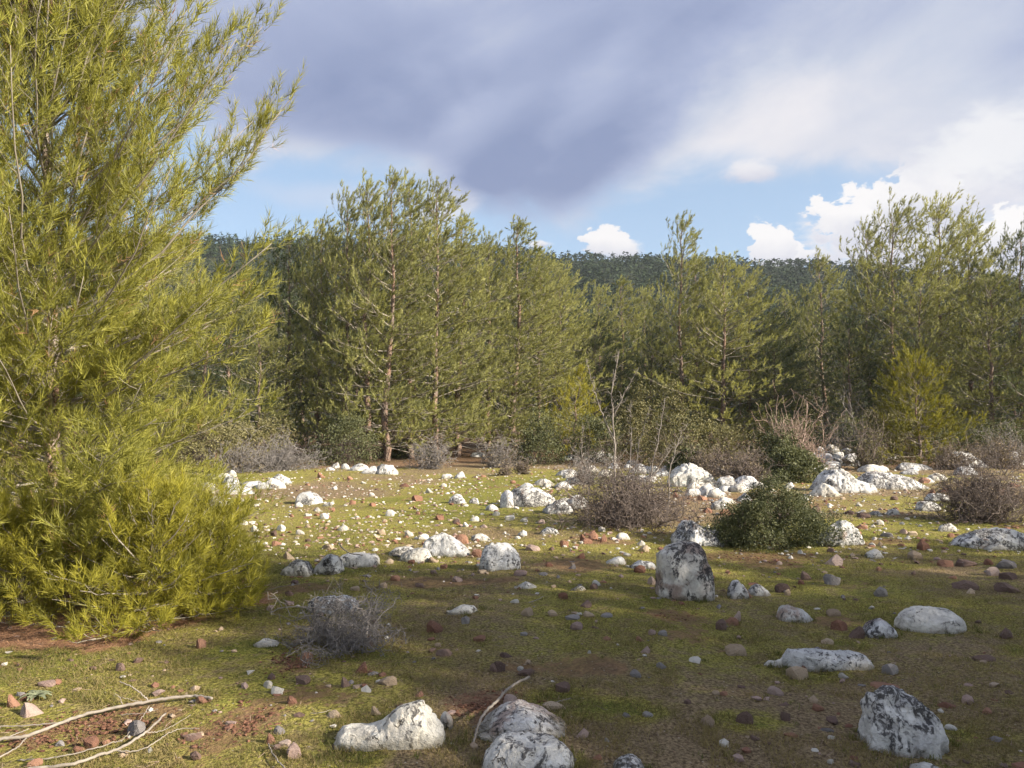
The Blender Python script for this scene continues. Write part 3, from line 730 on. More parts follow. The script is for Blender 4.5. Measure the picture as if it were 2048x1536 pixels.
rock('white rock with a dark left side alone on grass right of the dome shrub', [(1730, 1112), (1738, 1100), (1750, 1096), (1762, 1102), (1767, 1114)], 1117, 'lime_white', 0.8, 59, 0.05)
rock('broad grey mound of fluted rock in the right middle distance', [(1625, 975), (1635, 958), (1648, 944), (1665, 937), (1685, 942), (1705, 958), (1735, 964), (1757, 978)], 986, 'lime_mid', 0.7, 60, 0.08, 'the broad grey rock mound')
rock('white rock lying against the front of the broad grey mound', [(1618, 990), (1628, 975), (1644, 965), (1658, 968), (1668, 980), (1684, 992)], 994, 'lime_white', 0.7, 61, 0.07)
rock('long white ridge of rock right of the broad grey mound', [(1716, 956), (1730, 945), (1752, 941), (1780, 946), (1806, 952), (1830, 960), (1852, 974)], 978, 'lime_white', 0.4, 62, 0.07, 'the long white ridge')
rock('rounded white rock in front of the long white ridge', B(1759, 1813, 956, 977, 0), 979, 'lime_white', 0.7, 63)
rock('long pale slab behind the long white ridge', [(1792, 936), (1800, 926), (1825, 925), (1850, 930), (1868, 940)], 941, 'lime_mid', 0.4, 64, 0.06)
rock('grey hump left of the long pale slab in the right distance', B(1716, 1772, 925, 943, 1), 944, 'lime_mid', 0.6, 65)
rock('white flat rock just in front of the stone pile', B(1640, 1682, 921, 938, 3), 940, 'lime_white', 0.6, 66)
rock('low white slab left of the flat rock in front of the stone pile', B(1600, 1645, 928, 941, 2), 942, 'lime_white', 0.6, 67)
rock('pale rock alone right of the long white ridge', B(1856, 1897, 945, 960, 1), 962, 'lime_white', 0.6, 68)
rock('craggy white rock right of the bright young pine', [(1893, 916), (1900, 904), (1915, 900), (1928, 906), (1938, 902), (1950, 915), (1962, 924), (1974, 936)], 936, 'lime_white', 0.5, 69, 0.1, 'the craggy rock')
rock('upright white rock at the far right edge of the meadow', [(2006, 928), (2012, 912), (2018, 898), (2024, 893), (2032, 905), (2040, 918), (2048, 928)], 930, 'lime_white', 0.8, 70, 0.08)
rock('low dark rock between the craggy rock and the upright rock', B(1973, 2008, 902, 922, 2), 923, 'lime_mid', 0.6, 71)
rock('distant white rock above the craggy rock near the brown bushes', B(1932, 1968, 893, 906, 2), 908, 'lime_white', 0.6, 72)
rock('white rock with black marks at the left foot of the bright young pine', B(1748, 1774, 893, 920, 4), 922, 'lime_mid', 0.8, 73)
rock('large fluted mound of rock behind the right side of the big bare shrub', [(1338, 958), (1350, 938), (1365, 930), (1385, 928), (1402, 934), (1420, 946), (1436, 966)], 974, 'lime_dark', 0.7, 74, 0.09, 'the rock mound behind the bare shrub')
rock('white rock in front of the fluted mound behind the bare shrub', B(1372, 1408, 962, 983, 1), 984, 'lime_white', 0.7, 75)
rock('dark sided rock right of the fluted mound', B(1433, 1470, 949, 976, 3), 978, 'lime_dark', 0.8, 76)
rock('dark humped rock between the fluted mound and the scrub oak', B(1467, 1520, 947, 974, 1), 976, 'lime_dark', 0.7, 77)
rock('pale rock below the dark sided rock', B(1414, 1450, 975, 994, 0), 995, 'lime_white', 0.7, 78)
rock('pale rock beside the left side of the dome shaped shrub', B(1474, 1502, 982, 1002, 2), 1004, 'lime_mid', 0.7, 79)
rock('flat pinkish white rock behind the left side of the dome shaped shrub', B(1422, 1454, 1000, 1017, 3), 1018, 'lime_white', 0.7, 80)
rock('speckled round rock in front of the red earth under the tallest central pine', [(747, 946), (752, 936), (762, 928), (772, 925), (784, 929), (797, 946)], 949, 'lime_mid', 0.8, 81, 0.09, 'the speckled rock under the central pines')
for k, (a, b, c, d, mt, lb) in enumerate([
        (448, 508, 972, 988, 'lime_white', 'long white rock at the front of the left rock cluster'), (417, 447, 975, 986, 'lime_white', 'small white rock at the left end of the left rock cluster'),
        (438, 478, 959, 976, 'lime_white', 'jagged white rock at the back left of the left rock cluster'), (479, 526, 961, 976, 'lime_mid', 'speckled rock in the middle of the left rock cluster'),
        (526, 573, 953, 977, 'lime_white', 'largest white rock at the right end of the left rock cluster'), (546, 572, 946, 961, 'lime_mid', 'grey rock at the back of the left rock cluster'),
        (457, 474, 938, 953, 'lime_white', 'upright white rock behind the left rock cluster'), (908, 930, 941, 955, 'lime_white', 'white rock at the far edge of the grass, right of the central pines'),
        (882, 905, 947, 956, 'lime_white', 'low white rock at the far edge of the grass beside a whiter one'), (1111, 1161, 935, 952, 'lime_white', 'white flat rock in the distance left of the big bare shrub'),
        (1126, 1166, 952, 968, 'lime_white', 'wedge of white rock nearest the left side of the big bare shrub'), (1038, 1071, 965, 976, 'lime_white', 'low white rock behind the long pale boulder'),
        (1085, 1103, 962, 974, 'lime_white', 'small white rock behind the right end of the long pale boulder'), (1196, 1228, 938, 952, 'lime_white', 'white rock seen through the left stems of the big bare shrub'),
        (1215, 1240, 922, 937, 'lime_mid', 'grey rock seen through the tallest stems of the bare shrub'), (1264, 1296, 926, 944, 'lime_white', 'white rock seen through the middle of the bare shrub'),
        (1296, 1324, 930, 948, 'lime_mid', 'rock seen through the right stems of the bare shrub'), (1278, 1310, 946, 964, 'lime_white', 'white rock low behind the middle stems of the bare shrub'),
        (1184, 1236, 906, 923, 'lime_white', 'broken white rocks row end at the treeline behind the bare shrub'), (1120, 1160, 906, 920, 'lime_white', 'white rock at the treeline left of the bare shrub'),
        (1043, 1065, 906, 916, 'lime_white', 'white rock at the treeline in front of the small dark pine'), (681, 700, 925, 938, 'lime_white', 'small white rock at the treeline left of the red earth'),
        (660, 679, 923, 936, 'lime_mid', 'upright pale rock at the treeline right of the grey brushwood'), (940, 972, 904, 914, 'lime_white', 'white rock in the shade under the central pines'),
        (1079, 1119, 1053, 1067, 'lime_white', 'white rock on the grass in front of the shrub shadow'), (1231, 1260, 1064, 1078, 'lime_white', 'flat white rock right of the pile of red stones'),
        (940, 984, 1066, 1081, 'lime_white', 'low white rock right of the peaked grey rock'), (1033, 1056, 1058, 1071, 'lime_white', 'small white rock right of the low white rock'),
        (614, 716, 1190, 1228, 'lime_mid', 'grey rock inside the dead thorny shrub in the left foreground'), (505, 560, 1275, 1294, 'lime_mid', 'flat grey rock at the left foot of the dead thorny shrub'),
        (1567, 1590, 963, 978, 'lime_white', 'white rock between the scrub oak and the broad grey mound'), (1596, 1620, 991, 1001, 'lime_white', 'flat white rock right of the dome shaped shrub top'),
        (1770, 1796, 905, 918, 'lime_mid', 'grey rock in the shade of the bright young pine'), (1800, 1830, 960, 970, 'lime_mid', 'small grey rock at the foot of the long white ridge')]):
    rock(lb, B(a, b, c, d, k), d + 1, mt, 0.65, 100 + k, 0.08)
LAND += [(680, 1290, 'the dead thorny shrub'), (1260, 1050, 'the big bare shrub'), (1545, 1095, 'the dome shaped shrub'), (1950, 1040, 'the dark bare shrub'), (1835, 925, 'the bright young pine'),
         (370, 1275, 'the left pine'), (520, 965, 'the left rock cluster'), (780, 925, 'the central pines')]

# ------------------------------------------------------------------ stones
def stone_meshes():
    import bmesh
    out = []
    for k in range(10):
        rng = np.random.default_rng(500 + k)
        bm = bmesh.new(); bmesh.ops.create_icosphere(bm, subdivisions=2, radius=0.5)
        V = np.array([v.co[:] for v in bm.verts]); Fc = np.array([[v.index for v in f.verts] for f in bm.faces]); bm.free()
        for _ in range(13 + k % 4):
            n = rng.normal(0, 1, 3); n /= np.linalg.norm(n)
            d = V @ n; lim = 0.5 * rng.uniform(0.48, 0.85); o = d > lim
            V[o] -= np.outer((d[o] - lim) * 0.95, n)
        V += 0.05 * np.stack([fbm(V * 3 + k * 5 + o, 300 + k + o, 3) for o in (0, 9, 18)], 1)
        V -= (V.max(0) + V.min(0)) / 2; V /= (V.max(0) - V.min(0))
        out.append(new_mesh('stone', V, Fc, [M['st_tan']], None, False))
    return out
STONE_M = stone_meshes()
S = """
1402 1429 1428 1453 t;1149 1177 1458 1475 p;1085 1131 1404 1421 t;1110 1140 1364 1387 b;1035 1070 1337 1352 b;980 1001 1326 1344 b;1034 1047 1332 1341 w;1451 1493 1286 1312 t;1431 1452 1238 1259 b;1464 1481 1221 1242 p;1450 1478 1232 1250 r
1313 1335 1323 1338 g;1260 1282 1339 1356 g;922 939 1234 1248 g;1020 1038 1197 1208 w;1184 1202 1160 1172 w;1180 1196 1166 1180 b;1117 1137 1184 1198 r;1574 1616 1332 1358 t;1678 1699 1345 1358 w;1742 1798 1364 1380 r;1878 1919 1402 1417 r;1473 1506 1421 1449 b
1561 1581 1423 1443 b;1625 1649 1407 1422 r;1535 1568 1372 1390 p;1999 2026 1255 1276 b;1946 1988 1308 1323 b;1663 1696 1240 1262 r;1697 1728 1252 1276 b;1643 1667 1275 1288 t;1646 1684 1108 1130 p;1816 1844 1101 1118 t;1875 1906 1119 1134 o;1911 1956 1117 1134 b
1967 1988 1117 1130 o;1991 2032 1119 1137 g;1972 1998 1133 1152 p;2002 2035 1144 1160 b;1993 2041 1164 1187 b;1905 1956 1158 1179 b;1928 1949 1177 1188 t;1835 1860 1081 1101 r;1646 1679 1148 1169 g;1602 1623 1142 1159 b;1596 1610 1159 1169 o;1745 1776 1173 1192 g
1549 1579 1165 1184 b;1568 1580 1178 1190 t;1160 1176 1068 1083 r;1176 1196 1060 1078 r;1197 1213 1067 1083 o;1162 1185 1076 1087 r;1120 1138 1080 1094 r;1277 1298 1089 1103 t;1052 1080 1088 1102 p;1268 1292 1130 1145 r;1025 1055 1140 1153 p;943 964 1098 1113 r
634 650 944 956 o;477 496 1038 1050 w;502 522 1050 1063 w;552 572 1048 1062 w;540 554 1060 1073 b;590 611 1059 1070 w;675 695 1050 1062 w;640 657 1026 1038 w;769 789 1019 1033 w;823 845 990 1003 o;851 867 976 986 w;798 820 966 974 r
567 590 1102 1119 t;643 669 1088 1099 t;543 562 1081 1093 o;751 771 1057 1069 t;810 827 1060 1073 w;836 858 1067 1080 w;910 938 1068 1088 o;602 625 1303 1319 r;711 737 1324 1346 o;734 748 1338 1350 o;681 703 1353 1376 b;526 545 1360 1376 w;541 568 1373 1390 w
574 595 1392 1409 o;854 886 1240 1265 r;925 939 1232 1248 g;869 883 1285 1294 t;985 1010 1322 1344 b;741 762 1412 1432 t;655 682 1420 1435 t;828 847 1382 1394 r;573 604 1486 1517 p;558 582 1480 1495 p;533 551 1467 1488 r;548 570 1451 1470 g;545 562 1488 1500 b
1005 1034 1389 1410 p;78 112 1360 1374 p;12 38 1388 1416 r;38 58 1388 1402 r;42 86 1402 1433 p;252 290 1437 1471 g;166 196 1471 1498 r;202 220 1478 1490 r;146 168 1491 1504 r;57 86 1517 1531 r;231 253 1324 1342 b;392 411 1277 1297 r;390 424 1392 1408 o;293 306 1494 1504 w
1208 1222 1475 1486 g;1095 1115 1220 1232 t;1130 1160 1230 1242 g;1166 1190 1222 1236 t;1200 1225 1225 1236 g;1140 1165 1243 1260 p;1296 1312 1259 1270 p;1316 1334 1260 1272 g;1272 1288 1272 1284 o;1206 1222 1272 1282 r;1280 1300 1292 1306 p;1175 1182 1300 1308 w
1040 1055 1264 1272 g;1245 1262 1425 1436 g;1285 1308 1422 1436 g;1368 1382 1398 1410 b;1425 1440 1380 1390 t;1440 1456 1382 1392 r;1500 1520 1470 1482 b;1600 1615 1330 1345 r;1395 1410 1345 1352 r;1640 1668 1455 1466 g;1655 1670 1470 1480 w;1760 1775 1480 1490 r
1890 1915 1448 1460 w;1965 1985 1415 1428 r;1700 1716 1512 1522 o;1655 1668 1518 1528 w;1185 1205 1508 1520 o;1020 1036 1108 1118 t;1150 1170 1105 1118 r;1090 1106 1124 1134 r;880 895 1128 1138 r;860 876 1140 1150 b;905 925 1152 1164 p;780 800 1150 1162 r;830 850 1165 1175 b;700 720 1172 1182 t
1700 1722 1060 1070 r;1712 1735 1048 1058 r;1800 1822 1057 1068 p;1760 1785 1064 1074 g;1815 1835 1062 1072 t;1620 1640 1010 1025 b;1600 1625 1008 1018 r;1690 1710 1020 1030 b;1715 1740 1025 1036 b;1780 1795 991 1000 b;1855 1870 978 990 r;1880 1900 975 985 o;1950 1970 1000 1010 g
1838 1862 955 967 r;1990 2012 975 988 r;2015 2040 965 975 o;1480 1500 1005 1020 r;1440 1462 1018 1030 o;1460 1480 1028 1040 r;1395 1415 992 1002 o;1345 1362 985 996 o;1405 1425 1015 1026 r;1500 1520 1018 1030 r
985 1000 1022 1031 w;1010 1030 1030 1040 w;1040 1055 1034 1044 w;940 958 1032 1042 w;1075 1090 1038 1048 p;905 922 1038 1047 b;870 888 1030 1040 o;925 940 1044 1054 w;960 975 1048 1056 p
"""
CN = {'w': ('st_white', 'white'), 't': ('st_tan', 'tan'), 'r': ('st_red', 'rusty red'), 'o': ('st_red', 'orange brown'), 'b': ('st_brown', 'dark brown'), 'g': ('st_grey', 'grey'), 'p': ('st_pink', 'pinkish')}
stones = []
for row in S.strip().replace('\n', ';').split(';'):
    a = row.split()
    if len(a) == 5: stones.append((*[float(v) for v in a[:4]], a[4]))
rs = random.Random(77)
taken = [(0.5 * (a + b), d, b - a) for a, b, c, d, _ in stones]
def in_rock(x, y, pad=0.0):
    return any((x - a) ** 2 + (y - b) ** 2 < (r + pad) ** 2 for a, b, r in OCC)
tries = 0
while len(stones) < 288 and tries < 9000:
    tries += 1
    d = rs.uniform(4.0, 22.0) if rs.random() < 0.55 else rs.uniform(7.5, 16)
    x = rs.uniform(-0.62, 0.66) * d
    if in_rock(x, d, 0.06): continue
    px = 1024 + x / d * F; py = 840 + CAM_H / d * F
    if px < 380 + (py - 950) * 0.3 or (px < 560 and py < 1290 and py > 1040): continue
    if 1110 < px < 1400 and 960 < py < 1060: continue
    if 1430 < px < 1660 and 980 < py < 1100: continue
    w = rs.uniform(0.045, 0.13) * F / d
    if w < 9: w = 9 + rs.random() * 4
    if any(abs(px - a) < (w + c) * 0.8 and abs(py - b) < 12 for a, b, c in taken): continue
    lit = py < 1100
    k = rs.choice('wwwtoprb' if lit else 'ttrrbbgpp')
    stones.append((px - w / 2, px + w / 2, py - w * rs.uniform(0.4, 0.75), py, k)); taken.append((px, py, w))

def rel(px, py):
    best = None
    for lx, ly, ph in LAND:
        dd = math.hypot((px - lx), (py - ly) * 2.0)
        if best is None or dd < best[0]: best = (dd, lx, ly, ph)
    dd, lx, ly, ph = best
    dx, dy = px - lx, (py - ly) * 2.2
    if abs(dx) > abs(dy): r = 'right of' if dx > 0 else 'left of'
    else: r = 'in front of' if dy > 0 else 'behind'
    return r, ph, dd
buckets = {}
for i, (a, b, c, d, k) in enumerate(stones):
    px, py = 0.5 * (a + b), d
    x, y, z = ground_at(px, py)
    w = (b - a) / F * y
    size = 'fist sized' if w < 0.085 else ('large' if w > 0.15 else 'mid sized')
    r, ph, dd = rel(px, py)
    buckets.setdefault((r, ph, size, CN[k][1]), []).append((dd, i))
ORD = ['nearest', 'second nearest', 'third nearest', 'fourth nearest', 'fifth nearest', 'sixth nearest', 'seventh nearest', 'eighth nearest', 'ninth nearest', 'tenth nearest']
slabel = {}
for (r, ph, size, cn), l in buckets.items():
    l.sort()
    for q, (dd, i) in enumerate(l):
        if len(l) == 1: slabel[i] = f'{size} {cn} stone {r} {ph}'
        elif len(l) == 2: slabel[i] = f'{"nearer" if q == 0 else "farther"} of two {size} {cn} stones {r} {ph}'
        else: slabel[i] = f'{ORD[min(q, 9)]} {size} {cn} stone {r} {ph}'
for i, (a, b, c, d, k) in enumerate(stones):
    px = 0.5 * (a + b)
    x, y, z = ground_at(px, d)
    w = (b - a) / F * y
    dep = w * rs.uniform(0.6, 0.85)
    yc = y + dep * 0.4
    xc, _ = at_depth(px, d, yc); _, zt = at_depth(px, c, yc)
    z = g1(xc, yc)
    h = max(zt - z, w * 0.18)
    o = bpy.data.objects.new('stone', STONE_M[i % 10])
    full = h * 1.9
    o.scale = (w * 1.02, dep, full)
    o.location = (xc, yc, z + h - full / 2)
    o.rotation_euler = (rs.uniform(-.12, .12), rs.uniform(-.12, .12), rs.choice([0, math.pi]) + rs.uniform(-.2, .2))
    link(o)
    o.material_slots[0].link = 'OBJECT'; o.material_slots[0].material = M[CN[k][0]]
    o['label'] = slabel[i]; o['category'] = 'stone'; o['group'] = 'loose stones scattered over the meadow'

# more low broken rock along the outcrop band across the back of the meadow
def outcrop_band():
    r = random.Random(15); items = []
    for (cx, cy, sx, sy, n) in [(1210, 945, 60, 12, 7), (1300, 952, 60, 12, 6), (1405, 990, 45, 12, 6), (1465, 1000, 30, 10, 4), (1650, 935, 50, 6, 4), (1700, 938, 60, 8, 5), (1845, 945, 60, 8, 4), (1930, 918, 40, 9, 5), (2010, 925, 40, 8, 4),
                                (490, 968, 70, 10, 7), (1150, 916, 60, 5, 5), (1235, 916, 50, 5, 4), (1760, 965, 70, 8, 4), (1390, 945, 60, 8, 3), (1085, 990, 70, 14, 4), (1520, 985, 40, 8, 3), (700, 942, 60, 5, 3)]:
        for k in range(n):
            w = r.uniform(16, 44) * (1 if cy > 930 else .8)
            x = cx + r.gauss(0, sx * .7); y = cy + r.gauss(0, sy * .8); h = w * r.uniform(.28, .5)
            if y < 903: y = 903 + r.random() * 5
            items.append((x, y, w, h, r.random()))
    bk = {}
    for i, (x, y, w, h, q) in enumerate(items):
        rl, ph, dd = rel(x, y)
        kind = 'flat white' if h / w < .36 else ('small jagged white' if w < 30 else 'jagged white')
        bk.setdefault((rl, ph, kind), []).append((dd, i))
    for (rl, ph, kind), l in bk.items():
        l.sort()
        for n_, (dd, i) in enumerate(l):
            x, y, w, h, q = items[i]
            lb = f'{kind} outcrop rock {rl} {ph}' if len(l) == 1 else (f'{"nearer" if n_ == 0 else "farther"} of two {kind} outcrop rocks {rl} {ph}' if len(l) == 2 else f'{ORD[min(n_, 9)]} {kind} outcrop rock {rl} {ph}')
            rock(lb, B(x - w / 2, x + w / 2, y - h, y, i), y + 1, 'lime_white' if q < .7 else 'lime_mid', .7, 400 + i, .10)
outcrop_band()

# the old stone pile in the shade of the bushes, right
pile = [(1612, 1636, 905, 926, 'w'), (1630, 1652, 896, 914, 'g'), (1640, 1664, 908, 928, 'g'), (1654, 1676, 896, 912, 'g'), (1668, 1690, 905, 925, 'w'), (1682, 1702, 898, 914, 'g'), (1690, 1712, 910, 928, 'g'), (1606, 1626, 917, 932, 'w'), (1652, 1668, 890, 904, 'w'), (1664, 1682, 917, 932, 'g')]
PL = ['leftmost pale stone in the stone pile', 'dark stone high on the left of the stone pile', 'grey stone low in the middle left of the stone pile', 'grey stone high in the middle of the stone pile', 'pale stone right of the middle of the stone pile', 'grey stone high on the right of the stone pile', 'rightmost low grey stone of the stone pile', 'pale stone at the front left foot of the stone pile', 'pale stone on the very top of the stone pile', 'grey stone at the front right foot of the stone pile']
for k, ((a, b, c, d, m_), lb) in enumerate(zip(pile, PL)):
    Y = 27.2 if c < 900 else (26.3 if d > 925 else 26.8)
    x0, zt = at_depth(a, c, Y); x1, zb = at_depth(b, d, Y)
    o = bpy.data.objects.new('stone', STONE_M[(k * 3) % 10])
    o.scale = ((x1 - x0) * 1.25, (x1 - x0) * 1.1, (zt - zb) * 1.15); o.location = (0.5 * (x0 + x1), Y, max(0.5 * (zt + zb), 0.10)); o.rotation_euler = (0.5 * math.sin(k * 2.3), 0.6 * math.cos(k * 1.7), k)
    link(o); o.material_slots[0].link = 'OBJECT'; o.material_slots[0].material = M['lime_mid' if m_ == 'w' else 'lime_dark']
    o['label'] = lb; o['category'] = 'stone'; o['group'] = 'stones of the old pile by the bushes'

def small_stones():
    rng = np.random.default_rng(99)
    import bmesh
    bm = bmesh.new(); bmesh.ops.create_icosphere(bm, subdivisions=1, radius=0.5)
    T = np.array([v.co[:] for v in bm.verts]); TF = np.array([[v.index for v in f.verts] for f in bm.faces]); bm.free()
    n = 13000
    d = np.where(rng.random(n) < .45, 3.3 + 24 * rng.random(n), 8.8 + 13 * rng.random(n))
    x = rng.uniform(-0.78, 0.78, n) * d
    dens = fbm(np.stack([x * .5, d * .5, x * 0], 1), 61, 3)
    keep = (dens + rng.uniform(-0.5, 0.7, n) > 0.02)
    x, d = x[keep], d[keep]
    n = len(x)
    w = 0.012 + 0.055 * rng.random(n) ** 2.4 + 0.0014 * d
    z = ghgt(x, d)
    sc = np.stack([w * rng.uniform(0.8, 1.4, n), w * rng.uniform(0.7, 1.1, n), w * rng.uniform(0.35, 0.8, n)], 1)
    a = rng.uniform(0, 6.28, n)
    J = 1 + 0.28 * rng.normal(0, 1, (n, len(T), 1))
    V = T[None] * np.clip(J, 0.5, 1.5) * sc[:, None, :]
    ca, sa = np.cos(a)[:, None], np.sin(a)[:, None]
    V = np.stack([V[..., 0] * ca - V[..., 1] * sa, V[..., 0] * sa + V[..., 1] * ca, V[..., 2]], -1)
    V += np.stack([x, d, z + sc[:, 2] * 0.15], 1)[:, None, :]
    Fc = (np.arange(n) * len(T))[:, None, None] + TF[None]
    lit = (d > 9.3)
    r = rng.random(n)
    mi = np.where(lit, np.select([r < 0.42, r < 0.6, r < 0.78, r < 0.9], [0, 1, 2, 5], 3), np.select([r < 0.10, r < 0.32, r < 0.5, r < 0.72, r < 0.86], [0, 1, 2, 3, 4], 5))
    me = new_mesh('small_stones', V.reshape(-1, 3), Fc.reshape(-1, 3), [M[k] for k in ('st_white', 'st_tan', 'st_red', 'st_brown', 'st_grey', 'st_pink')], None, False)
    me.polygons.foreach_set('material_index', np.repeat(mi, len(TF)).astype(np.int32))
    obj('small_stones', me, kind='stuff', label='countless small stones and grit strewn over the meadow', category='gravel')
small_stones()

def clods():
    rng = np.random.default_rng(5)
    pts = []
    for (px, py, rx, ry, n) in [(970, 1408, 0.20, 0.10, 260), (475, 1450, 0.20, 0.12, 240), (205, 1452, 0.30, 0.11, 260), (80, 1470, 0.2, 0.08, 120), (590, 1325, 0.14, 0.10, 130), (1520, 1118, 0.55, 0.16, 300), (1190, 1080, 0.2, 0.1, 90), (1340, 1232, 0.25, 0.06, 60)]:
        cx, cy, _ = ground_at(px, py)
        pts.append(np.stack([cx + rng.normal(0, rx * .55, n), cy + rng.normal(0, ry * 1.1, n)], 1))
    P = np.concatenate(pts); P = np.concatenate([P, P + rng.normal(0, .035, P.shape)]); n = len(P)
    import bmesh
    bm = bmesh.new(); bmesh.ops.create_icosphere(bm, subdivisions=1, radius=0.5)
    T = np.array([v.co[:] for v in bm.verts]); TF = np.array([[v.index for v in f.verts] for f in bm.faces]); bm.free()
    w = 0.005 + 0.020 * rng.random(n) ** 3
    V = T[None] * (1 + 0.3 * rng.normal(0, 1, (n, len(T), 1))) * w[:, None, None] * np.array([1.3, 1.1, .6])
    V += np.stack([P[:, 0], P[:, 1], ghgt(P[:, 0], P[:, 1]) + w * 0.1], 1)[:, None]
    Fc = (np.arange(n) * len(T))[:, None, None] + TF[None]
    m, t, out = new_mat('red_earth')
    n1 = t.noise(t.node('ShaderNodeNewGeometry').outputs['Position'], 60.0, 4)
    principled(t, out, t.mix(t.ss(n1, .35, .65), (0.075, 0.038, 0.026), (0.20, 0.105, 0.07)), 0.95, n1, 0.5, 0.01, 0.05)
    obj('earth_clods', new_mesh('earth_clods', V.reshape(-1, 3), Fc.reshape(-1, 3), [m], None, False), kind='stuff', label='crumbly red earth thrown up in patches on the grass', category='soil')
clods()

# ------------------------------------------------------------------ grass, fallen needles, twigs on the ground
def blades(n, dmin, dmax, hmin, hmax, wid, seed, pw, green_lo, mat, name, label):
    rng = np.random.default_rng(seed)
    d = dmin + (dmax - dmin) * rng.random(n) ** pw
    x = rng.uniform(-0.75, 0.72, n) * d
    soil, green, lit, wood = masks(x, d)
    cl = fbm(np.stack([x * 6, d * 6, x * 0], 1), 71, 3)
    keep = (soil < 0.5) & (fbm(np.stack([x * 1.6, d * 1.6, x * 0], 1), 83, 3) > -.22) & (lit < 0.4) & (wood < .5) & (green + 0.5 * cl + rng.uniform(-.2, .2, n) > green_lo)
    x, d, g_, cl = x[keep], d[keep], green[keep], cl[keep]; n = len(x)
    z = ghgt(x, d)
    h = rng.uniform(hmin, hmax, n) * (0.7 + 0.8 * np.clip(cl + 0.3, 0, 1)); a = rng.uniform(0, 6.28, n); ln = rng.uniform(0.2, 1.3, n)
    b = rng.uniform(0, 6.28, n); w = wid * rng.uniform(0.7, 1.3, n) * (1 + d * 0.06)
    C = np.stack([x, d, z - 0.002], 1)
    s = np.stack([np.cos(a), np.sin(a), a * 0], 1) * w[:, None]
    tip = C + np.stack([np.cos(b) * h * ln, np.sin(b) * h * ln, h], 1)
    V = np.stack([C - s, C + s, tip], 1).reshape(-1, 3)
    tint = np.repeat(np.clip(rng.random(n) * 0.8 + 0.1 - 0.3 * (g_ - 0.5), 0, 1), 3)
    obj(name, new_mesh(name, V, np.arange(len(V)).reshape(-1, 3), [M[mat]], None, False, {'tint': tint}), kind='stuff', label=label, category='grass')
blades(270000, 3.2, 12.0, 0.008, 0.034, 0.0017, 3, 1.9, -0.1, 'grass', 'grass', 'short olive winter grass and moss growing between the stones')
blades(60000, 3.2, 11.0, 0.014, 0.046, 0.0016, 4, 1.8, 0.68, 'grass_green', 'green_grass', 'fresh green grass in tufts beside rocks and in hollows')
def tufts():
    """longer grass that gathers at the foot of rocks and in scattered tufts"""
    rng = np.random.default_rng(44); C = []
    for (x, y, r) in OCC:
        if y > 10 or y < 3: continue
        n = int(150 * min(1, 5.5 / y) * (r / .15) ** .8)
        for _ in range(max(2, n // 14)):
            a = rng.uniform(0, 6.28); q = r * rng.uniform(.95, 1.25)
            C.append((x + math.cos(a) * q, y + math.sin(a) * q * .75, 14, rng.uniform(.02, .045)))
    for _ in range(650):
        d = 3.3 + 8 * rng.random() ** 1.5; C.append((rng.uniform(-.7, .7) * d, d, 9, rng.uniform(.015, .035)))
    P = []; H = []
    for x, y, n, h in C:
        P.append(np.stack([x + rng.normal(0, .014, n), y + rng.normal(0, .014, n)], 1)); H.append(h * rng.uniform(.5, 1.3, n))
    P = np.concatenate(P); h = np.concatenate(H); n = len(P)
    soil, green, lit, wood = masks(P[:, 0], P[:, 1])
    k = (lit < .3); P = P[k]; h = h[k]; n = len(P)
    a = rng.uniform(0, 6.28, n); b = rng.uniform(0, 6.28, n); ln = rng.uniform(.1, 1.1, n)
    B0 = np.stack([P[:, 0], P[:, 1], ghgt(P[:, 0], P[:, 1]) - .002], 1)
    s_ = np.stack([np.cos(a), np.sin(a), a * 0], 1) * .0017
    mid = B0 + np.stack([np.cos(b) * h * ln * .35, np.sin(b) * h * ln * .35, h * .65], 1); tip = mid + np.stack([np.cos(b) * h * ln * .6, np.sin(b) * h * ln * .6, h * .25], 1)
    V = np.stack([B0 - s_, B0 + s_, mid + s_ * .8, mid - s_ * .8, tip], 1).reshape(-1, 3)
    i = (np.arange(n) * 5)[:, None]
    m = [M['grass_green']]
    obj('grass_tufts', new_mesh('grass_tufts', V, [i + np.array([[0, 1, 2, 3]]), i + np.array([[3, 2, 4]])], m, [0, 0], False, {'tint': np.repeat(rng.random(n), 5)}), kind='stuff', label='tufts of longer grass gathered around the feet of the rocks', category='grass')
tufts()
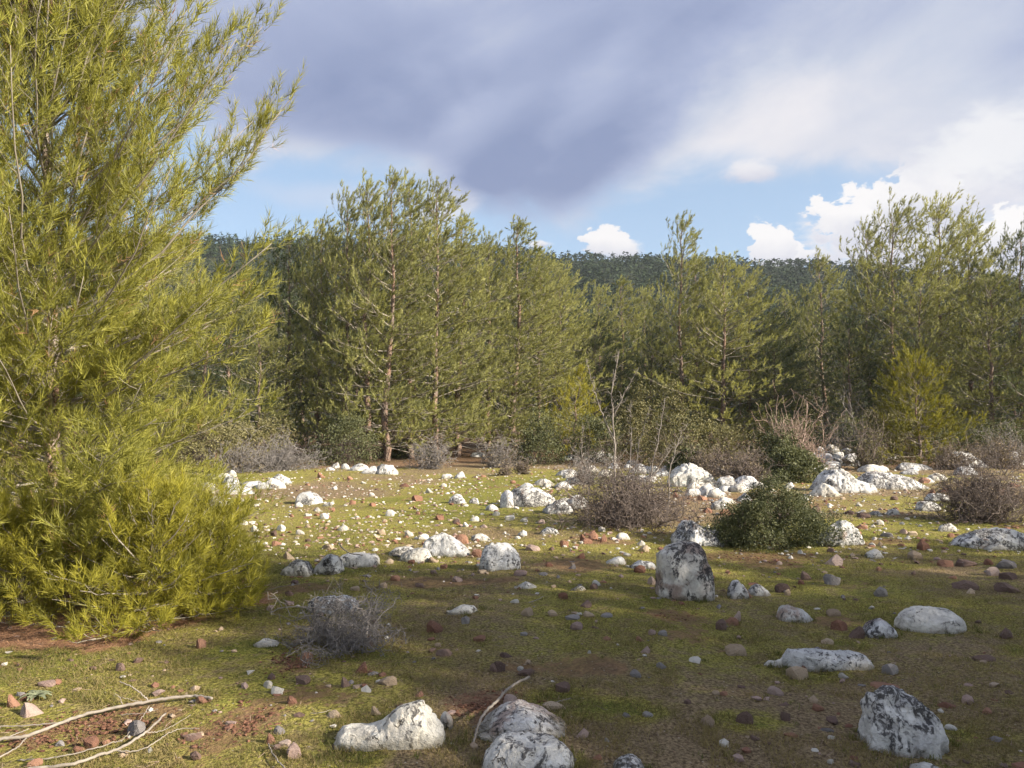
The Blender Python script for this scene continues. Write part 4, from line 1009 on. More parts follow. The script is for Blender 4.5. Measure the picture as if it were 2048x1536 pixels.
def litter():
    rng = np.random.default_rng(12)
    n = 42000
    a = rng.uniform(0, 6.28, n); r = np.sqrt(rng.random(n))
    x = PINE_XY[0] + np.cos(a) * r * 2.9; y = PINE_XY[1] - 0.1 + np.sin(a) * r * 2.3
    _, _, lit, _ = masks(x, y)
    k = lit + rng.uniform(-.3, .3, n) > 0.3
    x, y = x[k], y[k]; n = len(x)
    az = rng.uniform(0, 6.28, n); L = rng.uniform(0.03, 0.06, n); up = rng.uniform(0, 0.012, n)
    C = np.stack([x, y, ghgt(x, y) + up + 0.003], 1)
    D = np.stack([np.cos(az) * L, np.sin(az) * L, rng.normal(0, .008, n)], 1); W = np.stack([-np.sin(az), np.cos(az), az * 0], 1) * 0.0016
    V = np.stack([C - D - W, C - D + W, C + D], 1).reshape(-1, 3)
    obj('needle_litter', new_mesh('needle_litter', V, np.arange(len(V)).reshape(-1, 3), [M['litter']], None, False, {'tint': np.repeat(rng.random(n), 3)}), kind='stuff', label='fallen brown pine needles under the left pine', category='needle litter')
    n = 1800
    d = 3.4 + 12 * rng.random(n) ** 1.5; x = rng.uniform(-.72, .7, n) * d; z = ghgt(x, d)
    az = rng.uniform(0, 6.28, n); L = rng.uniform(0.01, 0.07, n) * (1 + (rng.random(n) > .97) * 1.6)
    A = np.stack([x, d, z + 0.004], 1); Bp = A + np.stack([np.cos(az) * L, np.sin(az) * L, rng.uniform(0, .02, n)], 1)
    V, Fq = prisms(A, Bp, np.full(n, .0013), np.full(n, .0007))
    obj('twig_litter', new_mesh('twig_litter', V, Fq, [M['twig_red']], None, False, {'tint': np.repeat(rng.random(n) * .8, 6)}), kind='stuff', label='tiny dry twigs and stalks littering the grass', category='twigs')
litter()
# ------------------------------------------------------------------ pines
def unit(v):
    v = np.asarray(v, float); return v / (np.linalg.norm(v) + 1e-9)
def dir_ae(az, el): return np.array([math.sin(az) * math.cos(el), math.cos(az) * math.cos(el), math.sin(el)])

def grow_branch(rng, P0, az, L, el0, el1, r0, wind, sub_step, sub_len, shoots, segs, shoot_len, up=0.55, start=0.12, shoot_gap=0.2):
    n = 7
    step = L / n; p = np.array(P0, float); pts = [p]
    for k in range(n):
        t = k / (n - 1)
        el = el0 + (el1 - el0) * t
        d = unit(dir_ae(az + rng.normal(0, .10), el + rng.normal(0, .07)) + np.array([wind[0], 0, wind[1]]) * (0.3 + t))
        p = p + d * step; pts.append(p)
    pts = np.array(pts)
    rad = r0 * (1 - 0.78 * np.linspace(0, 1, n + 1))
    segs.append((pts[:-1], pts[1:], rad[:-1], rad[1:]))
    side = 1 if rng.random() < .5 else -1
    s = L * start
    while s < L * 0.97:
        t = s / L; k = min(int(t * n), n - 1); q = pts[k] + (pts[k + 1] - pts[k]) * (t * n - k)
        bd = unit(pts[k + 1] - pts[k])
        l = sub_len * (1 - 0.55 * t) * rng.uniform(0.6, 1.25) * min(1, L / 1.2)
        baz = math.atan2(bd[0], bd[1]) + side * rng.uniform(0.45, 1.15); bel = math.asin(np.clip(bd[2], -1, 1)) * 0.6 + rng.uniform(-0.25, 0.45)
        side = -side if rng.random() < .8 else side
        m = 3; sp = [q]; c = q
        for j in range(m):
            c = c + unit(dir_ae(baz + rng.normal(0, .18), bel + 0.22 * j + rng.normal(0, .1)) + np.array([wind[0], 0, wind[1]]) * 0.8) * (l / m); sp.append(c)
        sp = np.array(sp); rr = max(r0 * 0.3 * (1 - .5 * t), 0.0022) * np.array([1, .8, .6, .4])
        segs.append((sp[:-1], sp[1:], rr[:-1], rr[1:]))
        ns = max(1, int(l / shoot_gap))
        for j in range(ns + 1):
            f = 1.0 if j == 0 else rng.uniform(0.35, 0.95)
            kk = min(int(f * m), m - 1); o = sp[kk] + (sp[kk + 1] - sp[kk]) * (f * m - kk)
            dd = unit(sp[kk + 1] - sp[kk])
            if j: dd = unit(dd + rng.normal(0, .55, 3))
            dd = unit(dd + np.array([wind[0] * 1.2, 0, wind[1] + up]) * rng.uniform(.4, 1.1))
            shoots.append((*o, *dd, shoot_len * rng.uniform(.6, 1.25), rng.random()))
        s += sub_step * rng.uniform(.7, 1.3)
    d = unit(pts[-1] - pts[-2] + np.array([0, 0, up * .5]))
    shoots.append((*pts[-1], *d, shoot_len * 1.2, rng.random()))

def needles(acc, shoots, n, nl, w, mi, seed, two=False, spread=(0.25, 0.95)):
    rng = np.random.default_rng(seed)
    S = np.array(shoots); m = len(S)
    P = np.repeat(S[:, :3], n, 0); D = np.repeat(S[:, 3:6], n, 0); Ls = np.repeat(S[:, 6], n); tt = np.repeat(S[:, 7], n)
    k = m * n
    u = rng.random(k) ** 0.8
    A = P + D * (Ls * u)[:, None]
    R = rng.normal(0, 1, (k, 3)); R -= (R * D).sum(1)[:, None] * D; R /= np.linalg.norm(R, axis=1)[:, None] + 1e-9
    a = rng.uniform(spread[0], spread[1], k) * (1.15 - 0.5 * u)
    N = D * np.cos(a)[:, None] + R * np.sin(a)[:, None]
    L = nl * rng.uniform(.7, 1.15, k)
    W = np.cross(N, rng.normal(0, 1, (k, 3))); W /= np.linalg.norm(W, axis=1)[:, None] + 1e-9
    W = W * (w * 0.5)
    tint = np.clip(tt * 0.65 + rng.random(k) * 0.25 + 0.15 * u, 0, 1)
    if two:
        Mid = A + N * (L * .55)[:, None]; tip = Mid + unit_rows(N + D * 0.25 + np.array([0, 0, -0.10])) * (L * .45)[:, None]
        V = np.stack([A - W, A + W, Mid + W, Mid - W, tip], 1).reshape(-1, 3)
        b = (np.arange(k) * 5)[:, None]
        acc.add(V, b + np.array([[0, 1, 2, 3]]), mi, np.repeat(tint, 5)); 
        F3 = b + np.array([[3, 2, 4]])
        acc.F.setdefault((3, mi), []).append(F3 + acc.n - len(V))
    else:
        V = np.stack([A - W, A + W, A + N * L[:, None]], 1).reshape(-1, 3)
        acc.add(V, np.arange(k * 3).reshape(-1, 3), mi, np.repeat(tint, 3))
def unit_rows(v): return v / (np.linalg.norm(v, axis=1)[:, None] + 1e-9)
def add_segs(acc, segs, mi, rng, rmin=0.0):
    A = np.concatenate([s[0] for s in segs]); Bv = np.concatenate([s[1] for s in segs])
    ra = np.maximum(np.concatenate([s[2] for s in segs]), rmin); rb = np.maximum(np.concatenate([s[3] for s in segs]), rmin * .7)
    V, Fq = prisms(A, Bv, ra, rb)
    acc.add(V, Fq, mi, np.repeat(rng.random(len(A)), 6))

def trunk_mesh(path, rad, mat, sides=10, seed=0, name='trunk'):
    path = np.asarray(path, float)
    V, Fq, tr = tube(path, rad, sides)
    V = V + 0.10 * np.interp(V[:, 2], [path[0][2], path[-1][2]], [rad[0], rad[-1]])[:, None] * np.stack([fbm(V * 9 + o, seed + o, 2) for o in (0, 3, 6)], 1)
    return new_mesh(name, V, [Fq, tr], [mat], [0, 0])

def far_pine(seed, H=10.0, Rmax=2.75, shape='cone', nn=18, nl=0.14, w=0.021, mat='needle_far', wind=(0.30, 0.04), gap=0.17, whorl=0.41, zlow=0.06, multi=0):
    rng = np.random.default_rng(seed)
    zz = np.linspace(-0.25, H * 0.97, 16)
    bx = np.cumsum(rng.normal(0, .05, 16)); by = np.cumsum(rng.normal(0, .05, 16)); bx -= bx[0]; by -= by[0]
    path = np.stack([bx, by, zz], 1)
    r0 = 0.0125 * H + 0.02
    rad = r0 * (1 - 0.9 * np.linspace(0, 1, 16) ** 0.9)
    tm = trunk_mesh(path, rad, M['bark'], 9, seed)
    def R(u):
        if shape == 'cone': return Rmax * np.interp(u, [0, .1, .3, .55, .8, .93, 1], [.85, 1.0, 1.0, .80, .46, .24, .08])
        if shape == 'round': return Rmax * np.interp(u, [0, .15, .4, .65, .85, .95, 1], [.5, .8, 1.0, .92, .6, .33, .15])
        return Rmax * np.interp(u, [0, .2, .45, .7, .88, 1], [.6, .7, .9, .55, .42, .10])
    shoots = []; segs = []
    z = H * zlow
    while z < H * 0.96:
        u = z / H
        nb = 5 if u < .8 else 4
        a0 = rng.uniform(0, 6.28)
        for b in range(nb):
            L = R(u) * rng.uniform(.62, 1.15)
            if rng.random() < .12: L *= .5
            if rng.random() < .07 and u < .75: L *= 1.3
            az = a0 + b * 2 * math.pi / nb + rng.normal(0, .25)
            zb = z + rng.normal(0, .12)
            el0 = np.interp(u, [0, .4, .8, 1], [-0.05, 0.16, 0.55, 1.0]) + rng.normal(0, .14)
            c = np.array([np.interp(zb, zz, bx), np.interp(zb, zz, by), zb])
            wd = (wind[0] * np.interp(u, [0, .3, 1], [.4, .8, 1.3]), wind[1])
            grow_branch(rng, c, az, L * 1.08, el0, el0 + rng.uniform(.05, .45), r0 * .17 * (1 - .5 * u), wd, 0.25, 0.95 * (1 - .45 * u) + .1, shoots, segs, 0.22, 0.38, .22 + .12 * (1 - u), gap)
        z += whorl * (1 - .35 * u) * rng.uniform(.8, 1.2)
    top = np.array([bx[-1], by[-1], H * .95])
    for k in range(7):
        shoots.append((*(top + rng.normal(0, .05, 3)), *unit(rng.normal(0, .25, 3) + [wind[0], 0, 1]), .45, rng.random()))
    acc = Acc()
    big = [s for s in segs]
    add_segs(acc, big, 1, rng, 0.004)
    needles(acc, shoots, nn, nl, w, 0, seed + 1)
    cm = acc.mesh('crown', [M[mat], M['limb']], False)
    return tm, cm, len(shoots)

PV = {}
for k, kw in {'a': dict(seed=1, shape='cone'), 'b': dict(seed=2, shape='round'), 'c': dict(seed=3, shape='cone', Rmax=2.5, wind=(.36, .04)), 'd': dict(seed=4, shape='slim', Rmax=2.5), 'e': dict(seed=5, shape='round', Rmax=3.0, whorl=.5), 'f': dict(seed=6, shape='cone', Rmax=2.1, whorl=.42)}.items():
    PV[k] = far_pine(**kw)
PV['y'] = far_pine(21, 4.2, 1.75, 'cone', 24, .13, .016, 'needle_young', (.05, .1), .16, .24, .03)
PV['s'] = far_pine(22, 4.2, 1.15, 'cone', 20, .12, .016, 'needle_young', (.03, .1), .18, .26, .03)

used_parts = set()
def place_pine(v, px, Y, top_py, label, wide=1.0, rz=0.0, group='pines along the far edge of the meadow', mat=None, H=None, X=None, name='pine_tree'):
    tm, cm, _ = PV[v]
    h0 = 4.2 if v in 'ys' else 10.0
    if X is None: X = at_depth(px, 840, Y)[0]
    gz = g1(X, Y)
    if H is None: H = at_depth(px, top_py, Y)[1] - gz
    s = H / h0
    t = thing(name, label, 'tree', (X, Y, gz), rz, group, (s ** .6 * wide, s ** .6 * wide, s))
    obj('trunk', tm, t)
    c = obj('crown', cm, t, kind='stuff')
    if mat: 
        c.material_slots[0].link = 'OBJECT'; c.material_slots[0].material = M[mat]
    return t
TREES = [
    ('c', 742, 31.5, 352, 'tall pine at the left of the central group, its bare trunk showing high up', .95, 0.0, None),
    ('f', 772, 30.5, 344, 'tallest pine of the central group, trunk standing on red earth', 1.0, 0.2, None),
    ('c', 826, 33.5, 350, 'tall slender pine second from the right among the central tops', 1.0, -0.2, None),
    ('a', 868, 32.5, 366, 'pine with a broad crown at the right side of the central group', 1.0, 0.1, None),
    ('f', 915, 34.5, 428, 'shorter pine on the right shoulder of the central group', 1.0, 0.3, None),
    ('a', 690, 33.5, 385, 'leafy pine on the left shoulder of the central group', .9, -0.1, None),
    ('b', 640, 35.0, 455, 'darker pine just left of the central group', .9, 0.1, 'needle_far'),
    ('b', 575, 36.0, 478, 'dark pine standing between the left pine and the central group', 1.0, 0.2, 'needle_shaded'),
    ('e', 520, 31.0, 620, 'low wide pine behind the lower right side of the left pine', .8, -0.2, None),
    ('a', 975, 36.0, 472, 'pine standing just left of the tall lone spire in the middle', .9, 0.0, None),
    ('f', 1026, 36.5, 440, 'tall pine with a leaning spire right of the central group', 1.25, -0.1, None),
    ('a', 1075, 38.5, 500, 'pine on the right shoulder of the tall spire in the middle', 1.0, 0.4, None),
    ('b', 1120, 41.0, 540, 'rounded yellow green pine between the middle spire and the hollow', .9, 0.1, None),
    ('s', 1153, 33.0, 740, 'small pointed green pine at the front of the treeline left of the bare shrub', 1.1, 0.1, None),
    ('d', 1363, 40.0, 443, 'tall thin pine with an open forked top rising in front of the hill', .95, 0.0, None),
    ('a', 1445, 39.0, 512, 'full pine with a curved trunk right of the tall thin forked pine', 1.15, -0.1, None),
    ('c', 1405, 43.0, 505, 'pine behind and between the thin forked pine and the curved one', .9, 0.2, None),
    ('b', 1500, 42.0, 552, 'low branching pine reaching right over the reddish bare bush', .95, 0.1, None),
    ('f', 1238, 50.0, 556, 'pointed pine in the second row left of the thin forked pine', 1.2, 0.1, None),
    ('a', 1196, 48.0, 575, 'pine in the second row above the bare stems, left of a pointed one', .9, 0.1, None),
    ('b', 1290, 52.0, 585, 'rounded pine in the second row just left of the thin forked pine', .9, -0.1, None),
    ('c', 1582, 52.0, 583, 'small pointed pine in the dip of the treeline under the hill', .9, 0.0, None),
    ('c', 1656, 46.0, 503, 'slender pine with its trunk showing, left of the big right group', .95, 0.1, None),
    ('b', 1620, 50.0, 590, 'dark low pine under the slender one', 1.0, 0.1, 'needle_shaded'),
    ('d', 1738, 42.0, 462, 'thin pine at the left edge of the big right group', .9, -0.1, None),
    ('e', 1785, 38.0, 420, 'big open pine of the right group, left of its two tallest tops', 1.0, 0.05, None),
    ('b', 1885, 39.0, 410, 'tallest pine of the right group, feathery against the cloud', 1.05, 0.3, None),
    ('b', 1945, 40.0, 448, 'rounded pine on the right of the tallest right hand pine', .9, -0.3, None),
    ('e', 1835, 36.0, 560, 'broad dense pine low in the middle of the right group', 1.0, 0.6, None),
    ('b', 1985, 34.0, 560, 'shaded pine with spreading low boughs near the right edge', 1.1, 0.5, None),
    ('e', 2040, 37.0, 462, 'dark pine cut by the right edge of the picture', .9, 0.4, 'needle_shaded'),
    ('a', 2100, 33.0, 520, 'pine just outside the right edge whose boughs reach into view', 1.0, 0.1, 'needle_shaded'),
    ('b', 1700, 37.0, 640, 'dark low pine in the shade behind the grey bare bushes', 1.0, 0.1, 'needle_shaded'),
    ('b', 1550, 38.5, 690, 'dark low pine in the gap behind the reddish bare bush', .9, 0.1, 'needle_shaded'),
    ('b', 1190, 42.0, 640, 'dark pine in the shaded hollow left of the thin forked pine', 1.0, 0.2, 'needle_shaded'),
    ('a', 1300, 43.0, 640, 'dark pine low in the hollow just behind the tall bare stems', .9, 0.2, 'needle_shaded'),
    ('e', 410, 33.0, 560, 'pine seen only through the branches of the left pine', 1.0, 0.2, None),
    ('b', 300, 35.0, 480, 'pine farthest left behind the left pine', 1.0, 0.2, None),
]
for v, px, Y, top, lb, wd, rz, mt in TREES:
    place_pine(v, px, Y, top, lb, wd, rz, mat=mt)
place_pine('y', 1838, 27.5, 712, 'bright green young pine standing alone in front of the right group', 1.0, 0.1, group=None, name='young_pine')
r3 = random.Random(4)
for k in range(46):
    row = k % 2
    px = -500 + (k // 2) * 135 + (60 if row else 0) + r3.uniform(-35, 35)
    Y = (47 if row == 0 else 62) + r3.uniform(-4, 4)
    top = r3.uniform(625, 680) if px > 1130 else r3.uniform(520, 610)
    place_pine(r3.choice('abcef'), px, Y, top, 'pine of the dense back rows, showing only between the nearer trees', r3.uniform(1.0, 1.25), r3.uniform(-.4, .4), group='pines of the back rows', mat='needle_shaded')
# forest goes on to both sides outside the picture, and pines stand behind the camera to the right: their shade falls on the foreground
for k, (X, Y, H) in enumerate([(-31, 33, 10), (-36, 30, 11), (-27, 38, 10), (31, 33, 10.5), (35, 29, 11), (40, 34, 10), (28, 36, 11)]):
    place_pine('abcef'[k % 5], 0, Y, 0, 'pine of the forest edge beyond the side of the picture', 1.1, k * .2, X=X, H=H, group='pines outside the picture at the sides')
SHADE = [(2.9, -1.0, 7.0, .8), (3.45, 1.3, 7.6, .9), (3.9, 2.6, 7.6, .9), (4.4, 4.6, 8.0, .95), (5.0, 5.0, 8.0, .95), (5.7, 5.9, 8.4, 1.0), (6.5, 6.4, 8.6, 1.0), (7.3, 5.4, 8.2, 1.0), (8.2, 4.0, 8.2, 1.0), (9.2, 2.4, 8.2, 1.0), (10.2, .9, 8.5, 1.0), (11.4, -1.0, 8.5, 1.0), (5.2, 1.0, 7, 1.0), (7.0, 2.0, 7.4, 1.0), (4.2, 0.4, 7, 1.0), (8.8, -.5, 7, 1.0)]
for k, (q, tip, H, wd) in enumerate(SHADE):
    p0 = tip - H / math.tan(SUN_EL)
    sa, ca = math.sin(SUN_AZ), math.cos(SUN_AZ)
    X = -ca * q - sa * p0; Y = sa * q - ca * p0
    place_pine('abecf'[k % 5], 0, Y, 0, 'pine standing out of the picture on the right whose shade falls on the foreground', wd, k * .7, X=X, H=H, group='pines out of the picture whose shade falls on the foreground')

# ------------------------------------------------------------------ the big left pine
def left_pine():
    rng = np.random.default_rng(42)
    Yb = PINE_XY[1]; X0 = PINE_XY[0]
    gz = g1(X0, Yb)
    t = thing('pine_tree', 'big sunny pine filling the left side of the picture from ground to top', 'tree', (X0, Yb, gz))
    ks = [(112, 1190), (108, 1000), (104, 760), (104, 560), (97, 400), (90, 240), (70, 90), (52, -20), (40, -200), (30, -420)]
    path = []
    for i, (a, b) in enumerate(ks):
        X, Z = at_depth(a, b, Yb + 0.02 * i)
        path.append((X - X0, 0.02 * i, Z - gz))
    path = np.array(path); path[0, 2] = -0.15
    H = path[-1, 2]
    zz = np.linspace(path[0, 2], H, 40)
    fine = np.stack([np.interp(zz, path[:, 2], path[:, 0]), np.interp(zz, path[:, 2], path[:, 1]), zz], 1)
    for _ in range(3): fine[1:-1, :2] = (fine[:-2, :2] + fine[1:-1, :2] * 2 + fine[2:, :2]) / 4
    rad = np.interp(zz, [0, .4, H], [0.085, 0.066, 0.012])
    obj('trunk', trunk_mesh(fine, rad, M['bark_near'], 14, 3), t)
    def R(z): return np.interp(z, [0, .3, .9, 1.8, 2.6, 3.6, 4.4, 5.5, 6.4, H], [1.75, 1.95, 2.0, 2.15, 2.42, 2.42, 2.22, 1.60, 1.0, .25])
    allsh = []
    z = 0.22; nbr = 0
    while z < H - 0.35:
        a0 = rng.uniform(0, 6.28); nb = 9 if z < 1.8 else 7
        for b in range(nb):
            az = a0 + b * 2 * math.pi / nb + rng.normal(0, .22)
            el0 = np.interp(z, [0, 1.2, 2.5, 4, H], [-0.02, 0.10, 0.38, .75, 1.1]) + rng.normal(0, .12)
            rise = 0.0
            Rt = R(min(z + R(z) * math.tan(min(el0, .8)) * .75, H))
            L = Rt / max(math.cos(el0 + .15), .45) * rng.uniform(.60, 1.04)
            if math.cos(az) > .5: L *= .85
            P0 = np.array([np.interp(z, zz, fine[:, 0]), np.interp(z, zz, fine[:, 1]), z + rng.normal(0, .05)])
            segs = []; sh = []
            r0 = np.interp(z, [0, 2, 5, H], [.009, .014, .013, .006])
            grow_branch(rng, P0, az, L, el0, el0 + rng.uniform(.25, .6), r0, (.16 * np.interp(z, [0, 2, 6], [.4, .8, 1.3]), .04), .092, .55, sh, segs, .18, 1.0 if z > 2.4 else .5, .08, .085)
            acc = Acc(); add_segs(acc, segs[1:], 0, rng, .0018)
            A, Bp, ra, rb = segs[0]
            pts = np.concatenate([A, Bp[-1:]]); V, Fq, tr = tube(pts, np.concatenate([ra, rb[-1:]]), 7); n0 = acc.n
            acc.add(V, Fq, 0, rng.random() * .6 + .4); acc.F.setdefault((3, 0), []).append(tr + n0)
            obj('branch', acc.mesh('branch', [M['limb']]), t)
            allsh += sh; nbr += 1
        z += .25 * rng.uniform(.8, 1.2)
    # leading shoots
    for k in range(6): allsh.append((*(fine[-1] + rng.normal(0, .05, 3)), *unit(rng.normal(0, .2, 3) + [0.1, 0, 1]), .3, rng.random()))
    acc = Acc(); dead = [s for s in allsh if (s[7] * 97.0) % 1 < .05]; live = [s for s in allsh if (s[7] * 97.0) % 1 >= .05]
    needles(acc, live, 20, .118, .0060, 0, 9, spread=(.25, 1.0)); needles(acc, dead, 12, .09, .004, 1, 10, spread=(.4, 1.3))
    obj('crown', acc.mesh('crown', [M['needle_near'], M['litter']], False), t, kind='stuff')
    print('LEFT PINE branches', nbr, 'shoots', len(allsh))
left_pine()
def young_pine_near(px, py, H, R_, label, seed, mat='needle_young'):
    rng = np.random.default_rng(seed)
    X0, Y0, gz = ground_at(px, py)
    t = thing('young_pine', label, 'tree', (X0, Y0, gz))
    zz = np.linspace(-.05, H, 10); path = np.stack([zz * .06, zz * 0, zz], 1)
    obj('trunk', trunk_mesh(path, .022 * (1 - .8 * np.linspace(0, 1, 10)), M['bark_near'], 8, 3), t)
    sh = []; segs = []
    z = .03
    while z < H - .1:
        nb = 7; a0 = rng.uniform(0, 6)
        for b in range(nb):
            L = R_ * (1 - .72 * (z / H) ** 1.2) * rng.uniform(.45, 1.15)
            el0 = -.02 + .85 * z / H
            grow_branch(rng, (z * .06, 0, z), a0 + b * 6.28 / nb + rng.normal(0, .2), L, el0, el0 + (.12 if z < .4 else .45), .010, (.06, .06), .062, .32, sh, segs, .12, .35, .07, .085)
        z += .105
    acc = Acc(); add_segs(acc, segs, 0, rng, .002)
    obj('branches', acc.mesh('branches', [M['limb']]), t, kind='stuff')
    acc = Acc(); needles(acc, sh, 30, .095, .0046, 0, seed, spread=(.3, 1.15))
    obj('crown', acc.mesh('crown', [M[mat]], False), t, kind='stuff')
    print('YOUNG', len(sh))
young_pine_near(290, 1250, .95, .92, 'bushy yellow green young pine at the foot of the big left pine, in full sun', 71)
young_pine_near(425, 1220, .80, .58, 'bushy young pine on the shaded right side of the sunny young pine', 72)
young_pine_near(40, 1235, .85, .85, 'low young pine at the left edge under the big pine', 73)

# ------------------------------------------------------------------ shrubs
def bare_geo(seed, R, H, stems=26, tint=(0, 1), crook=.35, lev=3, r0=.010, up=1.0, kids=5):
    rng = np.random.default_rng(seed); segs = []
    def stem(p, d, L, r, lv):
        n = 5 if lv > 0 else 4
        pts = [np.array(p, float)]; c = pts[0]
        for k in range(n):
            d = unit(d + rng.normal(0, crook, 3) + np.array([0, 0, .10 * up]))
            c = c + d * L / n
            if c[2] < .01: c[2] = .01; d[2] = abs(d[2])
            pts.append(c)
        pts = np.array(pts); rr = r * (1 - .7 * np.linspace(0, 1, n + 1))
        segs.append((pts[:-1], pts[1:], rr[:-1], rr[1:]))
        if lv > 0:
            for k in range(kids):
                f = rng.uniform(.2, 1); kk = min(int(f * n), n - 1); q = pts[kk] + (pts[kk + 1] - pts[kk]) * (f * n - kk)
                stem(q, unit(pts[kk + 1] - pts[kk] + rng.normal(0, .75, 3)), L * rng.uniform(.3, .6), r * .5, lv - 1)
    for s in range(stems):
        a = rng.uniform(0, 6.28); el = rng.uniform(.15, 1.45)
        L = 1.0 / math.hypot(math.cos(el) / R, math.sin(el) / H) * rng.uniform(.75, 1.1)
        stem((rng.normal(0, R * .16), rng.normal(0, R * .16), 0), dir_ae(a, el), L, r0, lev - 1)
    return segs
def bare_shrub(label, px, py, R, H, mat, seed, stems=26, leaves=None, nleaf=0, ls=.02, r0=.009, crook=.35, up=1.0, kids=5, rmin=.003, group='bare shrubs', name='bare_shrub', cat='shrub', Y=None, lev=3):
    if Y is None: X0, Y0, gz = ground_at(px, py)
    else: X0 = at_depth(px, 840, Y)[0]; Y0 = Y; gz = g1(X0, Y)
    t = thing(name, label, cat, (X0, Y0, gz), 0, group)
    segs = bare_geo(seed, R, H, stems, r0=r0, crook=crook, up=up, kids=kids, lev=lev)
    rng = np.random.default_rng(seed)
    acc = Acc(); add_segs(acc, segs, 0, rng, rmin)
    obj('twigs', acc.mesh('twigs', [M[mat]], True), t, kind='stuff')
    if nleaf:
        A = np.concatenate([s[1] for s in segs if s[2].max() < r0 * .6]); i = rng.integers(0, len(A), nleaf)
        C = A[i] + rng.normal(0, ls * 1.2, (nleaf, 3))
        leaf_mesh(t, C, ls, leaves, rng)
    OCC.append((X0, Y0, R * .8))
    return t
def leaf_mesh(t, C, ls, mat, rng, tint=None, name='leaves'):
    n = len(C); a = unit_rows(rng.normal(0, 1, (n, 3))); b = unit_rows(np.cross(a, rng.normal(0, 1, (n, 3))))
    s = ls * rng.uniform(.6, 1.3, n)[:, None]
    V = np.stack([C - a * s, C + b * s * .45, C + a * s, C - b * s * .45], 1).reshape(-1, 3)
    tt = np.repeat(rng.random(n) if tint is None else tint, 4)
    obj(name, new_mesh(name, V, np.arange(n * 4).reshape(-1, 4), [M[mat]], None, False, {'tint': tt}), t, kind='stuff')
def leafy_shrub(label, px, py, R, H, mat, seed, n=14000, ls=.018, cone=.5, group='evergreen scrub', Y=None, lump=.22, sub='twig_brown', depth=.9, freq=2.2, name='scrub_bush'):
    if Y is None: X0, Y0, gz = ground_at(px, py); Y0 += R * depth * .6; X0 = at_depth(px, py, Y0)[0]; gz = g1(X0, Y0)
    else: X0 = at_depth(px, 840, Y)[0]; Y0 = Y; gz = g1(X0, Y)
    rng = np.random.default_rng(seed)
    t = thing(name, label, 'shrub', (X0, Y0, gz), 0, group)
    acc = Acc(); add_segs(acc, bare_geo(seed, R * .85, H * .85, 22, lev=2, r0=.012), 0, rng, .004)
    obj('twigs', acc.mesh('twigs', [M[sub]], True), t, kind='stuff')
    m = n // 7
    az = rng.uniform(0, 6.28, m); uz = rng.random(m) ** .9
    prof = (1 - uz ** (1.0 + 1.6 * (1 - cone))) ** (.5 + .35 * cone) * 0.97 + 0.03
    S = np.stack([np.cos(az) * prof, np.sin(az) * prof, uz], 1)
    lum = 1 + lump * 1.6 * fbm(S * freq + seed, seed, 3)
    rr = rng.random(m) ** .28
    C = S * np.array([R, R * depth, H]) * (lum * (0.25 + .75 * rr))[:, None]
    C[:, 2] = np.maximum(S[:, 2] * H * lum * (.6 + .4 * rr), .02)
    C = np.repeat(C, 7, 0) + rng.normal(0, ls * 1.9, (m * 7, 3))
    C[:, 2] = np.maximum(C[:, 2], .01)
    tint = np.clip(np.repeat(rng.random(m), 7) * .6 + rng.random(m * 7) * .4, 0, 1)
    leaf_mesh(t, C, ls, mat, rng, tint)
    OCC.append((X0, Y0, R * .9))
    return t

leafy_shrub('dome shaped dark evergreen scrub oak standing in the right middle of the meadow', 1540, 1098, .86, .72, 'leaf_oak', 5, 42000, .0150, .28, None, lump=.40, depth=.85, freq=3.0, name='evergreen_shrub')
leafy_shrub('low lobe of evergreen scrub oak at the left foot of the dome shaped shrub', 1452, 1092, .26, .24, 'leaf_oak', 6, 6000, .014, .3, None, name='evergreen_shrub')
bare_shrub('big grey brown bare thorn shrub in mid meadow with tall stems rising from it', 1262, 1050, 1.55, 1.0, 'twig_brown', 31, 78, r0=.010, crook=.38, up=.2, kids=6, rmin=.0035, group=None)
bs = COL.objects[[o.name for o in COL.objects if o.name.startswith('bare_shrub')][-1]]
def tall_stem(parent, pts, r, seed, side=.35, gap=.06, mat='stem_grey'):
    Y = parent.location.y
    P = []
    for a, b, dy in pts:
        X, Z = at_depth(a, b, Y + dy); P.append((X - parent.location.x, dy, Z - parent.location.z))
    P = np.array(P); P[0, 2] = max(P[0, 2], -.02)
    u = np.linspace(0, len(P) - 1, len(P) * 6)
    Q = np.stack([np.interp(u, np.arange(len(P)), P[:, k]) for k in range(3)], 1)
    rng = np.random.default_rng(seed); Q[1:-1] += rng.normal(0, .007, (len(Q) - 2, 3))
    rad = r * 1.25 * (1 - .75 * np.linspace(0, 1, len(Q)))
    V, Fq, tr = tube(Q, rad, 6); acc = Acc(); acc.add(V, Fq, 0, .7)
    acc.F.setdefault((3, 0), []).append(tr)
    segs = []
    L = np.linalg.norm(np.diff(Q, axis=0), axis=1).sum(); s = .25 * L
    while s < L:
        k = min(int(s / L * (len(Q) - 1)), len(Q) - 2)
        d = unit(Q[k + 1] - Q[k] + np.array([rng.normal(0, 1), rng.normal(0, .8), .5])); l = side * rng.uniform(.25, 1) * (1.15 - s / L)
        A = Q[k]; m = A + d * l * .5; e = m + unit(d + [0, 0, .5]) * l * .5
        segs.append((np.array([A, m]), np.array([m, e]), np.array([.0045, .0035]), np.array([.0035, .002])))
        for _ in range(3):
            f = rng.uniform(.2, 1); q = A + (e - A) * f; segs.append((q[None], (q + unit(d + rng.normal(0, .8, 3)) * rng.uniform(.02, .12))[None], np.array([.003]), np.array([.0018])))
        s += gap * rng.uniform(.6, 1.4)
    add_segs(acc, segs, 0, rng, .0026)
    obj('stem', acc.mesh('stem', [M[mat]]), parent)
